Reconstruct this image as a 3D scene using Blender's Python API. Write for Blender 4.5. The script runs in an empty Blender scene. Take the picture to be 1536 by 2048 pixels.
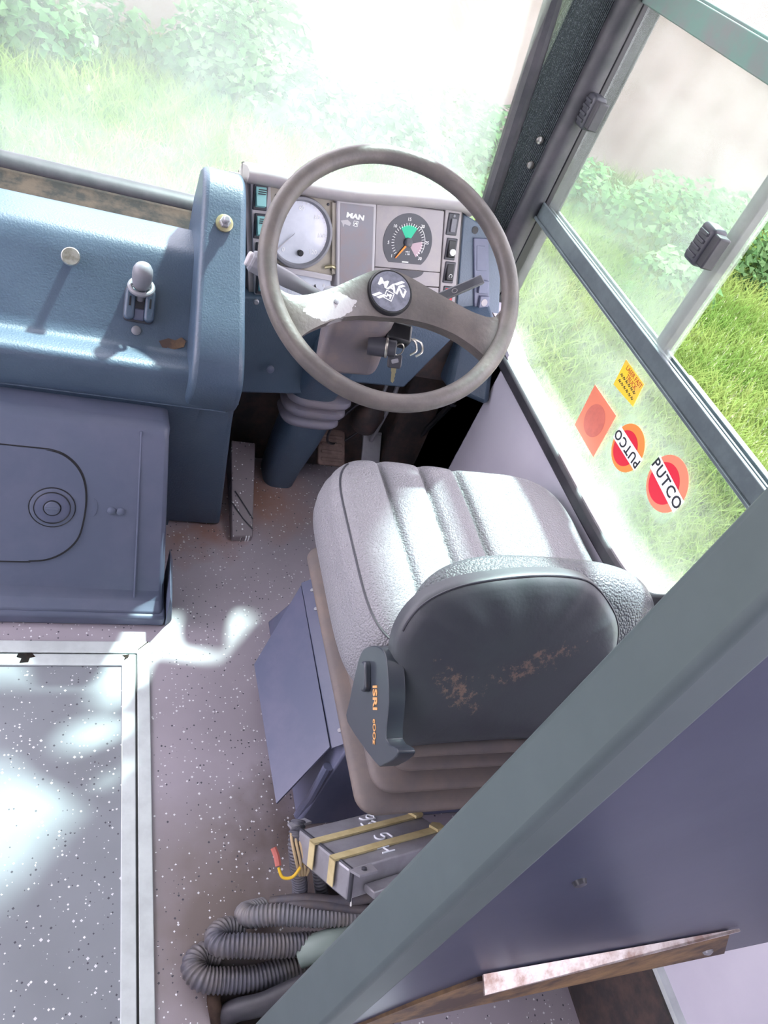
import bpy, bmesh, math, random
import numpy as np
from mathutils import Vector, Matrix

SC = bpy.context.scene
COL = SC.collection
PI = math.pi

# ------------------------------------------------------------------ camera
CAMH = 1.42
cam_data = bpy.data.cameras.new('camera')
cam = bpy.data.objects.new('camera', cam_data)
COL.objects.link(cam)
cam_data.sensor_fit = 'VERTICAL'
cam_data.sensor_height = 36.0
cam_data.lens = 1538.0 / 2048.0 * 36.0
cam_data.clip_start = 0.01
cam_data.clip_end = 200
R3 = Matrix(((0.91770745, -0.07995095, -0.38912836),
             (-0.21585947, 0.72195377, -0.65740965),
             (0.33349321, 0.68730677, 0.64528418)))
cam.matrix_world = Matrix.Translation((0, 0, CAMH)) @ R3.to_4x4()
SC.camera = cam

# ------------------------------------------------------------------ light and exposure
SC.view_settings.view_transform = 'Standard'
SC.view_settings.look = 'None'
SC.view_settings.gamma = 1.0
SC.view_settings.use_curve_mapping = False
SC.view_settings.exposure = 0.9
world = bpy.data.worlds.new('sky')
SC.world = world
world.use_nodes = True
bg = world.node_tree.nodes['Background']
bg.inputs[0].default_value = (1.0, 0.90, 1.05, 1)
bg.inputs[1].default_value = 3.6
sun_data = bpy.data.lights.new('sun', 'SUN')
sun_data.energy = 11.0
sun_data.angle = math.radians(3.0)
sun_data.color = (0.80, 1.0, 0.96)
sun = bpy.data.objects.new('sun', sun_data)
COL.objects.link(sun)
SUN_DIR = Vector((0.33, 0.51, 0.83))
sun.rotation_euler = SUN_DIR.to_track_quat('Z', 'Y').to_euler()

# ------------------------------------------------------------------ materials
def lin(hexs):
    out = []
    for i in (0, 2, 4):
        c = int(hexs[i:i + 2], 16) / 255
        out.append(c / 12.92 if c <= 0.04045 else ((c + 0.055) / 1.055) ** 2.4)
    return (*out, 1)

def mat(name, col, rough=0.5, metal=0.0, var=None, vscale=8.0, vamt=0.35, bump=0.0, bscale=60.0,
        btype='noise', spec=0.5, vlo=0.42, vhi=0.62, coat=0.0):
    m = bpy.data.materials.new(name)
    m.use_nodes = True
    nt = m.node_tree
    N, L = nt.nodes, nt.links
    b = N['Principled BSDF']
    b.inputs['Base Color'].default_value = lin(col)
    b.inputs['Roughness'].default_value = rough
    b.inputs['Metallic'].default_value = metal
    b.inputs['Specular IOR Level'].default_value = spec
    b.inputs['Coat Weight'].default_value = coat
    tc = N.new('ShaderNodeTexCoord')
    if var:
        nz = N.new('ShaderNodeTexNoise')
        nz.inputs['Scale'].default_value = vscale
        nz.inputs['Detail'].default_value = 6
        nz.inputs['Roughness'].default_value = 0.65
        L.new(tc.outputs['Object'], nz.inputs['Vector'])
        mr = N.new('ShaderNodeMapRange')
        mr.inputs['From Min'].default_value = vlo
        mr.inputs['From Max'].default_value = vhi
        mr.inputs['To Max'].default_value = vamt
        L.new(nz.outputs['Fac'], mr.inputs['Value'])
        mx = N.new('ShaderNodeMix'); mx.data_type = 'RGBA'
        mx.inputs['A'].default_value = lin(col)
        mx.inputs['B'].default_value = lin(var)
        L.new(mr.outputs['Result'], mx.inputs['Factor'])
        L.new(mx.outputs['Result'], b.inputs['Base Color'])
    if bump:
        bp = N.new('ShaderNodeBump')
        bp.inputs['Strength'].default_value = bump
        bp.inputs['Distance'].default_value = 0.002
        if btype == 'noise':
            t = N.new('ShaderNodeTexNoise'); t.inputs['Scale'].default_value = bscale; t.inputs['Detail'].default_value = 3
            L.new(tc.outputs['Object'], t.inputs['Vector']); L.new(t.outputs['Fac'], bp.inputs['Height'])
        elif btype == 'leather':
            t = N.new('ShaderNodeTexVoronoi'); t.inputs['Scale'].default_value = bscale
            L.new(tc.outputs['Object'], t.inputs['Vector']); L.new(t.outputs['Distance'], bp.inputs['Height'])
            bp.invert = True
        elif btype == 'ribs':
            t = N.new('ShaderNodeTexWave'); t.inputs['Scale'].default_value = bscale
            t.inputs['Distortion'].default_value = 0.6
            L.new(tc.outputs['Object'], t.inputs['Vector']); L.new(t.outputs['Fac'], bp.inputs['Height'])
        L.new(bp.outputs['Normal'], b.inputs['Normal'])
    return m

M = {}
M['paint'] = mat('textured_blue_plastic', '3a4c60', 0.45, var='445669', vscale=5, vamt=0.7, bump=0.35, bscale=260, spec=0.8)
M['paint_flat'] = mat('blue_grey_painted_steel', '5a6276', 0.42, var='666a7e', vscale=7, vamt=0.6, bump=0.06, bscale=90)
M['slate'] = mat('slate_blue_steel', '575d74', 0.38, var='65667c', vscale=9, vamt=0.7, bump=0.05, bscale=120)
M['rail_grey'] = mat('grey_green_laminate', '4c5759', 0.5, var='535e60', vscale=20, vamt=0.4)
M['panel_indigo'] = mat('indigo_laminate', '363b50', 0.35, var='3f4458', vscale=6, vamt=0.6, bump=0.04, bscale=40)
M['wheel'] = mat('worn_grey_rubber', '5a5553', 0.42, var='6c6460', vscale=14, vamt=0.8, bump=0.35, bscale=110)
M['column'] = mat('dusty_grey_plastic', '6b6468', 0.45, var='7c706c', vscale=16, vamt=0.8, bump=0.1, bscale=150)
M['stalk'] = mat('mid_grey_plastic', '7b7b82', 0.4)
M['black'] = mat('black_plastic', '1c1c20', 0.38)
M['dark'] = mat('dark_grey_plastic', '3c3c44', 0.42)
M['dirty_dark'] = mat('oily_black_metal', '353031', 0.55, var='54443e', vscale=20, vamt=0.8, bump=0.3, bscale=90)
M['rubber'] = mat('dark_rubber', '303036', 0.5, var='464248', vscale=14, vamt=0.7, bump=0.12, bscale=60)
M['rubber_brown'] = mat('weathered_rubber', '1e1a1a', 0.75, spec=0.15, var='44362e', vscale=18, vamt=0.9, bump=0.2, bscale=70)
M['bezel'] = mat('grey_dash_plastic', '9a9498', 0.45, var='a8a09c', vscale=20, vamt=0.5)
M['bezel_light'] = mat('pale_grey_plastic', 'b6b2b6', 0.42)
M['beige'] = mat('beige_backing_plate', 'a59e92', 0.55, var='b5ab9c', vscale=25, vamt=0.6)
M['panel_grey'] = mat('brushed_grey_infill', '84828a', 0.45, var='8e7c7c', vscale=14, vamt=0.7)
M['dial'] = mat('black_dial_face', '3a3c44', 0.3)
M['dial_pale'] = mat('dial_face_with_painted_glare', 'c6cad6', 0.18, var='d8dce6', vscale=10, vamt=0.8, coat=0.6)  # pale tone paints a whitish reflection into the dial colour
M['white'] = mat('white_print', 'f2f2f2', 0.5)
M['green'] = mat('green_print', '12b48a', 0.5)
M['mauve'] = mat('faded_red_print', 'b39aa4', 0.5)
M['orange'] = mat('orange_print', 'ec8a2c', 0.5)
M['red'] = mat('red_plastic', 'c8303c', 0.45)
M['teal_key'] = mat('teal_rocker', '8fc8c8', 0.4)
M['yellow'] = mat('yellow_print', 'e8d83a', 0.5)
M['chrome'] = mat('worn_chrome', 'c9c6c0', 0.28, metal=0.9, var='8b8270', vscale=60, vamt=0.7)
M['brass'] = mat('zinc_plated_steel', 'b5ac8a', 0.35, metal=0.8)
M['steel'] = mat('brushed_steel', '9c9ba2', 0.36, metal=0.3, var='7f7c80', vscale=18, vamt=0.5)
M['alu'] = mat('brushed_aluminium_trim', 'cfd6d6', 0.42, metal=0.25, var='b9bfc0', vscale=16, vamt=0.6)
M['rust_strip'] = mat('scuffed_bare_metal', 'cfc6c4', 0.35, metal=0.4, var='8a6a5c', vscale=40, vamt=0.8)
M['wood'] = mat('bare_plywood_edge', '4a3a34', 0.7, var='9a7a54', vscale=12, vamt=0.8)
M['leather'] = mat('grey_grained_vinyl', '87868b', 0.40, bump=0.8, bscale=300, btype='leather', var='8e8b8f', vscale=5, vamt=0.5)
M['leather_dark'] = mat('dark_grained_vinyl', '595c60', 0.42, bump=0.8, bscale=260, btype='leather')
M['bellows'] = mat('dusty_rubber_bellows', '6e6664', 0.65, var='80726a', vscale=9, vamt=0.8, bump=0.1, bscale=120)
M['boot'] = mat('grey_blue_rubber_boot', '807e8c', 0.5, var='8f8688', vscale=12, vamt=0.6)
M['seat_plastic'] = mat('black_moulded_plastic', '3b4048', 0.3)
M['logo_orange'] = mat('orange_lettering', 'd9a268', 0.5)
M['wallp'] = mat('pale_wall_panel', 'c4c0cc', 0.5, var='bab6c4', vscale=4, vamt=0.6)
M['white_trim'] = mat('white_sill_trim', 'd8d6d8', 0.45, var='c2bcbc', vscale=14, vamt=0.5)
M['alu_dark'] = mat('dark_anodised_track', '5c666a', 0.36, metal=0.25, var='6e7a7c', vscale=20, vamt=0.6)
M['teal_rail'] = mat('weathered_green_rail', '6a8880', 0.45, var='7c7a7c', vscale=10, vamt=0.8)
M['fabric'] = mat('ribbed_charcoal_fabric', '3a4246', 0.9, bump=0.9, bscale=95, btype='ribs', var='7c868a', vscale=420, vamt=0.8, vlo=0.5, vhi=0.66)
M['hose'] = mat('black_corrugated_conduit', '50505a', 0.42, var='6a625c', vscale=14, vamt=0.6)
M['hose_light'] = mat('grey_corrugated_conduit', '6a6a70', 0.42, var='7a7068', vscale=14, vamt=0.6)
M['cloth_tape'] = mat('loom_tape', '43424c', 0.6, var='5d5450', vscale=20, vamt=0.7)
M['tape'] = mat('yellowed_adhesive_tape', 'c8b98c', 0.5, var='a8966a', vscale=30, vamt=0.6)
M['yellow_wire'] = mat('yellow_wire_insulation', 'd8b02c', 0.45)
M['tan_wire'] = mat('tan_wire_insulation', 'b09a78', 0.5)
M['pink_wire'] = mat('dusty_red_sleeve', 'b0645c', 0.5)
M['tie'] = mat('white_cable_tie', 'd8d8d4', 0.45)
M['chalk'] = mat('white_paint_marker', 'dfe2ea', 0.7)
M['roof'] = mat('pale_headlining', 'c8c4ca', 0.7)
M['st_orange'] = mat('translucent_orange_vinyl', 'f0886a', 0.5)
M['st_brown'] = mat('darker_orange_vinyl', 'd87464', 0.5, var='c86a5c', vscale=60, vamt=0.6)
M['st_red'] = mat('crimson_vinyl', 'd8243c', 0.5)
M['st_amber'] = mat('amber_vinyl', 'f08c44', 0.5)
M['st_yellow'] = mat('yellow_paper', 'f2cc34', 0.5, var='eab860', vscale=20, vamt=0.6)
M['ink'] = mat('black_ink', '22242c', 0.5)
M['ink_red'] = mat('red_ink', 'c05030', 0.5)
M['bark'] = mat('outside_wall_render', '877a75', 0.85, var='74665f', vscale=1.6, vamt=0.8)

def floor_mat(name, base, dirt_and_shade=True):
    m = bpy.data.materials.new(name); m.use_nodes = True
    nt = m.node_tree; N, L = nt.nodes, nt.links
    b = N['Principled BSDF']; b.inputs['Roughness'].default_value = 0.42
    tc = N.new('ShaderNodeTexCoord')
    def mixc(fac, a, c):
        mx = N.new('ShaderNodeMix'); mx.data_type = 'RGBA'
        L.new(fac, mx.inputs['Factor'])
        if isinstance(a, tuple): mx.inputs['A'].default_value = a
        else: L.new(a, mx.inputs['A'])
        mx.inputs['B'].default_value = c
        return mx.outputs['Result']
    def maprange(v, lo, hi, to0=0.0, to1=1.0):
        r = N.new('ShaderNodeMapRange')
        r.inputs['From Min'].default_value = lo; r.inputs['From Max'].default_value = hi
        r.inputs['To Min'].default_value = to0; r.inputs['To Max'].default_value = to1
        L.new(v, r.inputs['Value']); return r.outputs['Result']
    def noise(scale, detail=5):
        n = N.new('ShaderNodeTexNoise'); n.inputs['Scale'].default_value = scale; n.inputs['Detail'].default_value = detail
        L.new(tc.outputs['Object'], n.inputs['Vector']); return n.outputs['Fac']
    def math_(op, a, c):
        k = N.new('ShaderNodeMath'); k.operation = op
        L.new(a, k.inputs[0])
        if isinstance(c, float): k.inputs[1].default_value = c
        else: L.new(c, k.inputs[1])
        return k.outputs[0]
    colr = mixc(maprange(noise(4), 0.4, 0.65), lin(base), tuple(x * 0.84 for x in lin(base)[:3]) + (1,))
    if dirt_and_shade:
        # rusty grit round column foot and wedge; hose-corner patches mix grit with painted shade
        sep = N.new('ShaderNodeSeparateXYZ'); L.new(tc.outputs['Object'], sep.inputs[0])
        for (cx, cy, rr, amt, colh) in ((0.50, 1.46, 0.17, 0.85, '9a7260'), (0.36, 1.33, 0.09, 0.8, '8a5a44'),
                                        (0.33, 0.42, 0.26, 0.85, '6e625a'), (0.45, 0.58, 0.12, 0.85, '54463e'), (0.27, 1.28, 0.07, 0.7, '9a7464')):
            vd = N.new('ShaderNodeVectorMath'); vd.operation = 'DISTANCE'
            L.new(tc.outputs['Object'], vd.inputs[0]); vd.inputs[1].default_value = (cx, cy, 0)
            d = math_('ADD', vd.outputs['Value'], math_('MULTIPLY', noise(16, 6), 0.16))
            colr = mixc(maprange(d, rr + 0.09, rr * 0.35 + 0.04, 0.0, amt), colr, lin(colh))
    for (sc, thr, prob, c, off) in ((150, 0.36, 0.88, 'e6e6ea', 0), (140, 0.34, 0.90, '45454f', 3.3), (85, 0.26, 0.90, 'dcdce0', 7.1)):
        mp = N.new('ShaderNodeMapping'); mp.inputs['Location'].default_value = (off, off * 1.7, 0)
        mp.inputs['Scale'].default_value = (1, 1.0, 1)
        L.new(tc.outputs['Object'], mp.inputs['Vector'])
        v = N.new('ShaderNodeTexVoronoi'); v.inputs['Scale'].default_value = sc
        v.voronoi_dimensions = '2D'; v.distance = 'MANHATTAN'
        L.new(mp.outputs['Vector'], v.inputs['Vector'])
        sepc = N.new('ShaderNodeSeparateColor'); L.new(v.outputs['Color'], sepc.inputs[0])
        on = math_('GREATER_THAN', sepc.outputs[0], prob)
        sz = math_('MULTIPLY', sepc.outputs[1], thr)
        near = math_('LESS_THAN', v.outputs['Distance'], sz)
        colr = mixc(math_('MULTIPLY', on, near), colr, lin(c))
    L.new(colr, b.inputs['Base Color'])
    bp = N.new('ShaderNodeBump'); bp.inputs['Strength'].default_value = 0.15; bp.inputs['Distance'].default_value = 0.004
    L.new(noise(9, 3), bp.inputs['Height']); L.new(bp.outputs['Normal'], b.inputs['Normal'])
    return m
M['floor'] = floor_mat('speckled_vinyl_flooring', 'a59da6')
M['hatch'] = floor_mat('speckled_vinyl_hatch_inlay', '858990', False)
M['wedge'] = floor_mat('speckled_vinyl_on_wedge', '837a80', False)

def glass_mat(name, haze, hazecol='e4ece6', streak=0.18, scale=2.2):
    m = bpy.data.materials.new(name); m.use_nodes = True
    nt = m.node_tree; N, L = nt.nodes, nt.links
    N.remove(N['Principled BSDF'])
    out = N['Material Output']
    tr = N.new('ShaderNodeBsdfTransparent'); tr.inputs[0].default_value = (0.96, 0.985, 0.97, 1)
    df = N.new('ShaderNodeBsdfDiffuse'); df.inputs[0].default_value = lin(hazecol)
    tl = N.new('ShaderNodeBsdfTranslucent'); tl.inputs[0].default_value = lin(hazecol)
    a = N.new('ShaderNodeMixShader'); a.inputs[0].default_value = 0.5
    L.new(df.outputs[0], a.inputs[1]); L.new(tl.outputs[0], a.inputs[2])
    tc = N.new('ShaderNodeTexCoord')
    nz = N.new('ShaderNodeTexNoise'); nz.inputs['Scale'].default_value = scale; nz.inputs['Detail'].default_value = 7
    nz.inputs['Roughness'].default_value = 0.6
    L.new(tc.outputs['Object'], nz.inputs['Vector'])
    mr = N.new('ShaderNodeMapRange')
    mr.inputs['From Min'].default_value = 0.35; mr.inputs['From Max'].default_value = 0.68
    mr.inputs['To Min'].default_value = haze; mr.inputs['To Max'].default_value = haze + streak
    L.new(nz.outputs['Fac'], mr.inputs['Value'])
    mx = N.new('ShaderNodeMixShader')
    L.new(mr.outputs['Result'], mx.inputs[0]); L.new(tr.outputs[0], mx.inputs[1]); L.new(a.outputs[0], mx.inputs[2])
    gl = N.new('ShaderNodeBsdfGlossy'); gl.inputs['Roughness'].default_value = 0.03
    m2 = N.new('ShaderNodeMixShader'); m2.inputs[0].default_value = 0.04
    L.new(mx.outputs[0], m2.inputs[1]); L.new(gl.outputs[0], m2.inputs[2])
    L.new(m2.outputs[0], out.inputs['Surface'])
    return m
M['screen'] = glass_mat('dusty_windscreen_glass', 0.07, streak=0.12)
M['side_glass'] = glass_mat('dusty_side_glass', 0.03, streak=0.14)
M['slide_glass'] = glass_mat('grimy_sliding_glass', 0.03, streak=0.08)
M['clear_glass'] = glass_mat('clear_side_glass', 0.02, streak=0.04)
M['dial_glass'] = glass_mat('scratched_dial_glass', 0.04, streak=0.05, scale=20)

def leaf_mat(name, c1, c2, scale=3.0, trans=0.4):
    m = bpy.data.materials.new(name); m.use_nodes = True
    nt = m.node_tree; N, L = nt.nodes, nt.links
    N.remove(N['Principled BSDF'])
    tc = N.new('ShaderNodeTexCoord')
    nz = N.new('ShaderNodeTexNoise'); nz.inputs['Scale'].default_value = scale; nz.inputs['Detail'].default_value = 5
    L.new(tc.outputs['Object'], nz.inputs['Vector'])
    mx = N.new('ShaderNodeMix'); mx.data_type = 'RGBA'
    mx.inputs['A'].default_value = lin(c1); mx.inputs['B'].default_value = lin(c2)
    mr = N.new('ShaderNodeMapRange'); mr.inputs['From Min'].default_value = 0.35; mr.inputs['From Max'].default_value = 0.65
    L.new(nz.outputs['Fac'], mr.inputs['Value']); L.new(mr.outputs['Result'], mx.inputs['Factor'])
    d = N.new('ShaderNodeBsdfDiffuse'); t = N.new('ShaderNodeBsdfTranslucent')
    L.new(mx.outputs['Result'], d.inputs[0]); L.new(mx.outputs['Result'], t.inputs[0])
    a = N.new('ShaderNodeMixShader'); a.inputs[0].default_value = trans
    L.new(d.outputs[0], a.inputs[1]); L.new(t.outputs[0], a.inputs[2])
    L.new(a.outputs[0], N['Material Output'].inputs['Surface'])
    return m
M['grass'] = leaf_mat('sunlit_grass', '587236', '7a8a4c', 1.2)
M['leaf'] = leaf_mat('creeper_leaf', '40603a', '648456', 2.5, 0.35)
M['soil'] = mat('grassy_soil', '56623a', 0.9, var='7c7c58', vscale=3, vamt=0.9)

# ------------------------------------------------------------------ mesh helpers
class MB:
    def __init__(s): s.V = []; s.F = []
    def add(s, vs, fs, T=None):
        o = len(s.V)
        for v in vs:
            v = Vector(v)
            s.V.append(T @ v if T is not None else v)
        for f in fs: s.F.append([i + o for i in f])
        return s
    def box(s, x0, x1, y0, y1, z0, z1, T=None):
        vs = [(x, y, z) for z in (z0, z1) for y in (y0, y1) for x in (x0, x1)]
        return s.add(vs, [(0, 2, 3, 1), (4, 5, 7, 6), (0, 1, 5, 4), (2, 6, 7, 3), (0, 4, 6, 2), (1, 3, 7, 5)], T)
    def hexa(s, a, b, T=None):          # two quads (lists of four points), joined
        return s.add(list(a) + list(b), [(3, 2, 1, 0), (4, 5, 6, 7), (0, 1, 5, 4), (1, 2, 6, 5), (2, 3, 7, 6), (3, 0, 4, 7)], T)
    def prism(s, pts, n0, n1, T=None, axis='z'):
        n = len(pts)
        def mk(p, h):
            return {'z': (p[0], p[1], h), 'x': (h, p[0], p[1]), 'y': (p[0], h, p[1])}[axis]
        vs = [mk(p, n0) for p in pts] + [mk(p, n1) for p in pts]
        fs = [list(range(n))[::-1], list(range(n, 2 * n))] + [(i, (i + 1) % n, n + (i + 1) % n, n + i) for i in range(n)]
        return s.add(vs, fs, T)
    def tube(s, path, r, seg=12, cap=True, closed=False):
        P = [Vector(p) for p in path]; n = len(P)
        rr = r if hasattr(r, '__len__') else [r] * n
        up = Vector((0, 0, 1)); prev = None; vs = []
        for i in range(n):
            if closed: t = P[(i + 1) % n] - P[i - 1]
            else: t = P[min(i + 1, n - 1)] - P[max(i - 1, 0)]
            t.normalize()
            if prev is None:
                a = up if abs(t.dot(up)) < 0.9 else Vector((1, 0, 0))
                u = t.cross(a).normalized()
            else:
                u = prev - t * prev.dot(t)
                u.normalize()
            prev = u; w = t.cross(u)
            for k in range(seg):
                an = 2 * PI * k / seg
                vs.append(P[i] + (u * math.cos(an) + w * math.sin(an)) * rr[i])
        fs = []
        m = n if closed else n - 1
        for i in range(m):
            for k in range(seg):
                a = i * seg + k; b = i * seg + (k + 1) % seg
                c = ((i + 1) % n) * seg + (k + 1) % seg; d = ((i + 1) % n) * seg + k
                fs.append((a, b, c, d))
        if cap and not closed:
            fs.append(list(range(seg))[::-1]); fs.append(list(range((n - 1) * seg, n * seg)))
        return s.add(vs, fs)
    def lathe(s, prof, T, seg=32, cap=True):     # prof of (radius, height) along local z
        vs = []
        for r, h in prof:
            for k in range(seg):
                a = 2 * PI * k / seg
                vs.append((r * math.cos(a), r * math.sin(a), h))
        fs = []
        for i in range(len(prof) - 1):
            for k in range(seg):
                fs.append((i * seg + k, i * seg + (k + 1) % seg, (i + 1) * seg + (k + 1) % seg, (i + 1) * seg + k))
        if cap:
            fs.append(list(range(seg))[::-1]); fs.append(list(range((len(prof) - 1) * seg, len(prof) * seg)))
        return s.add(vs, fs, T)
    def grid(s, rows, T=None):
        n, m = len(rows), len(rows[0])
        vs = [p for r in rows for p in r]
        fs = [(i * m + j, i * m + j + 1, (i + 1) * m + j + 1, (i + 1) * m + j) for i in range(n - 1) for j in range(m - 1)]
        return s.add(vs, fs, T)

def obj(name, mb, m, parent=None, bevel=0.0, seg=2, sharp=35, sub=0, fix=True):
    me = bpy.data.meshes.new(name)
    me.from_pydata([tuple(v) for v in mb.V], [], mb.F)
    if fix:
        b = bmesh.new(); b.from_mesh(me)
        bmesh.ops.remove_doubles(b, verts=b.verts, dist=1e-5)
        bmesh.ops.recalc_face_normals(b, faces=b.faces)
        b.to_mesh(me); b.free()
    me.materials.append(m)
    for p in me.polygons: p.use_smooth = True
    me.set_sharp_from_angle(angle=math.radians(sharp))
    o = bpy.data.objects.new(name, me); COL.objects.link(o)
    if bevel:
        bv = o.modifiers.new('bevel', 'BEVEL'); bv.width = bevel; bv.segments = seg
        bv.limit_method = 'ANGLE'; bv.angle_limit = math.radians(28); bv.harden_normals = False
        for p in me.polygons: p.use_smooth = True
    if sub:
        sv = o.modifiers.new('smooth', 'SUBSURF'); sv.levels = sub; sv.render_levels = sub
    if parent is not None: adopt(o, parent)
    return o

def adopt(o, parent):
    o.parent = parent
    if parent.type == 'EMPTY':          # meshes are built in place; a mesh parent already sits at the identity
        o.matrix_parent_inverse = Matrix.Translation(-parent.location)

def thing(name, label, cat, loc, group=None):
    o = bpy.data.objects.new(name, None); COL.objects.link(o)
    o.location = loc; o.empty_display_size = 0.05
    o['label'] = label; o['category'] = cat
    if group: o['group'] = group
    return o

def tag(o, label, cat, group=None, kind=None):
    o['label'] = label; o['category'] = cat
    if group: o['group'] = group
    if kind: o['kind'] = kind
    return o

def struct(o, label=None, cat=None):
    o['kind'] = 'structure'
    if label: o['label'] = label
    if cat: o['category'] = cat
    return o

def frame(origin, u, v, n):
    m = Matrix.Identity(4)
    for i, c in enumerate((u, v, n, origin)):
        for k in range(3): m[k][i] = c[k]
    return m

def axis_frame(origin, z, xhint=(1, 0, 0)):
    z = Vector(z).normalized(); x = Vector(xhint); x = (x - z * x.dot(z)).normalized()
    return frame(Vector(origin), x, z.cross(x), z)

def catmull(pts, n=8, closed=False):
    P = [Vector(p) for p in pts]; out = []; N = len(P)
    rng = range(N) if closed else range(N - 1)
    for i in rng:
        if closed: p0, p1, p2, p3 = P[i - 1], P[i], P[(i + 1) % N], P[(i + 2) % N]
        else: p0, p1, p2, p3 = P[max(i - 1, 0)], P[i], P[i + 1], P[min(i + 2, N - 1)]
        for k in range(n):
            t = k / n
            out.append(0.5 * ((2 * p1) + (p2 - p0) * t + (2 * p0 - 5 * p1 + 4 * p2 - p3) * t * t + (3 * p1 - p0 - 3 * p2 + p3) * t ** 3))
    if not closed: out.append(P[-1])
    return out

def rrect(x0, x1, y0, y1, r, n=6):
    pts = []
    for (cx, cy, a0) in ((x1 - r, y1 - r, 0), (x0 + r, y1 - r, 90), (x0 + r, y0 + r, 180), (x1 - r, y0 + r, 270)):
        for k in range(n + 1):
            a = math.radians(a0 + 90 * k / n)
            pts.append((cx + r * math.cos(a), cy + r * math.sin(a)))
    return pts

def disc(cx, cy, r, a0=0, a1=360, n=40, rx=None):
    return [(cx + (rx or r) * math.cos(math.radians(a0 + (a1 - a0) * k / n)), cy + r * math.sin(math.radians(a0 + (a1 - a0) * k / n)))
            for k in range(n + (0 if a1 - a0 == 360 else 1))]

def text_mb(body, size, T, bold=0.0, sx=1.0, spacing=1.0, thick=0.0004):
    cu = bpy.data.curves.new('lettering', 'FONT')
    cu.body = body; cu.size = size; cu.align_x = 'CENTER'; cu.align_y = 'CENTER'
    cu.extrude = thick; cu.offset = bold; cu.space_character = spacing; cu.resolution_u = 3
    t = bpy.data.objects.new('lettering', cu); COL.objects.link(t)
    bpy.context.view_layer.update()
    dg = bpy.context.evaluated_depsgraph_get()
    me = bpy.data.meshes.new_from_object(t.evaluated_get(dg))
    mb = MB()
    S = Matrix.Diagonal((sx, 1, 1, 1))
    mb.add([S @ v.co for v in me.vertices], [list(p.vertices) for p in me.polygons], T)
    bpy.data.objects.remove(t); bpy.data.meshes.remove(me); bpy.data.curves.remove(cu)
    return mb

def Tat(F, x, y, n=0.0, rot=0.0):
    return F @ Matrix.Translation((x, y, n)) @ Matrix.Rotation(math.radians(rot), 4, 'Z')

# ------------------------------------------------------------------ frames of the big pieces
WC = Vector((0.527, 1.219, 0.82))
WF = frame(WC, Vector((0.9921, -0.1253, 0)), Vector((0.0990, 0.7839, 0.6129)), Vector((-0.0768, -0.6081, 0.7902)))
DF = frame(Vector((0.288, 1.55, 0.801)), Vector((0.98899, 0.13601, 0.05829)), Vector((-0.10402, 0.35887, 0.92757)), Vector((0.10524, -0.92343, 0.36907)))
XF = frame(Vector((0, 1.075, 0.045)), Vector((1, 0, 0)), Vector((0, 0.3644, 0.93124)), Vector((0, -0.93124, 0.3644)))   # sloped face of the low box
TF = frame(Vector((0, 1.325, 0.523)), Vector((1, 0, 0)), Vector((0, 0.62252, 0.78260)), Vector((0, -0.78260, 0.62252)))  # tray slope
GF = frame(Vector((0.994, 0, 0)), Vector((0, -1, 0)), Vector((0, 0, 1)), Vector((-1, 0, 0)))                         # inner face of the side glass

# ================================================================== STRUCTURE
# floor with a jagged hole by the hoses
mb = MB()
hole = [(0.30, 0.16), (0.30, 0.30), (0.315, 0.335), (0.36, 0.345), (0.50, 0.33), (0.60, 0.30), (0.60, 0.16)]
outer = [(-1.3, -3.6), (1.0, -3.6), (1.0, 1.78), (-1.3, 1.78)]
poly_a = [(-1.3, -3.6), (0.45, -3.6), (0.45, 0.16)] + hole[:4] + [(0.45, 0.336), (0.45, 1.78), (-1.3, 1.78)]
poly_b = [(0.45, -3.6), (1.0, -3.6), (1.0, 1.78), (0.45, 1.78), (0.45, 0.336)] + hole[4:] + [(0.45, 0.16)]
mb.prism(poly_a, -0.03, 0.0); mb.prism(poly_b, -0.03, 0.0)
struct(obj('floor', mb, M['floor'], fix=False), 'speckled grey vinyl bus floor', 'floor')
mb = MB()
mb.box(0.28, 0.62, 0.14, 0.36, -0.30, -0.28)
mb.box(0.28, 0.30, 0.14, 0.36, -0.28, -0.03); mb.box(0.60, 0.62, 0.14, 0.36, -0.28, -0.03)
mb.box(0.30, 0.60, 0.345, 0.36, -0.28, -0.03); mb.box(0.30, 0.60, 0.14, 0.16, -0.28, -0.03)
struct(obj('trim_1', mb, M['dirty_dark']), 'dark cavity under the hole in the floor', 'recess')

# right wall, below and around the driver's window
mb = MB()
mb.box(0.95, 1.0, -3.6, 1.62, 0.0, 0.565)
mb.box(0.95, 1.0, -3.6, 0.0, 0.565, 1.05); mb.box(0.95, 1.0, 0.0, 0.52, 0.565, 1.95); mb.box(0.95, 1.0, -3.6, 0.0, 1.75, 1.95)
mb.box(0.95, 1.0, -3.6, -3.4, 1.05, 1.75); mb.box(0.95, 1.0, -1.75, -1.65, 1.05, 1.75)
mb.box(0.95, 1.0, 0.52, 1.62, 1.90, 1.95)
mb.prism([(1.40, 0.0), (1.78, 0.0), (1.78, 0.65), (1.40, 0.60)], 0.95, 1.0, axis='x')
struct(obj('wall_right', mb, M['wallp']), 'pale lilac side wall panel beside the seat', 'wall')
mb = MB(); mb.box(1.0, 1.05, -3.6, 1.78, -0.75, 0.555)
struct(obj('wall_outer', mb, M['white_trim']), 'outer skin of the bus side below the window', 'wall')
mb = MB(); mb.box(-1.3, 1.0, 1.74, 1.80, -0.75, 0.60)
struct(obj('wall_front', mb, M['dark']), 'front bulkhead below the windscreen', 'wall')
mb = MB(); mb.box(-1.3, 1.05, -3.6, 1.70, 1.95, 2.0)
struct(obj('ceiling', mb, M['roof']), 'pale bus roof lining', 'ceiling')
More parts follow.
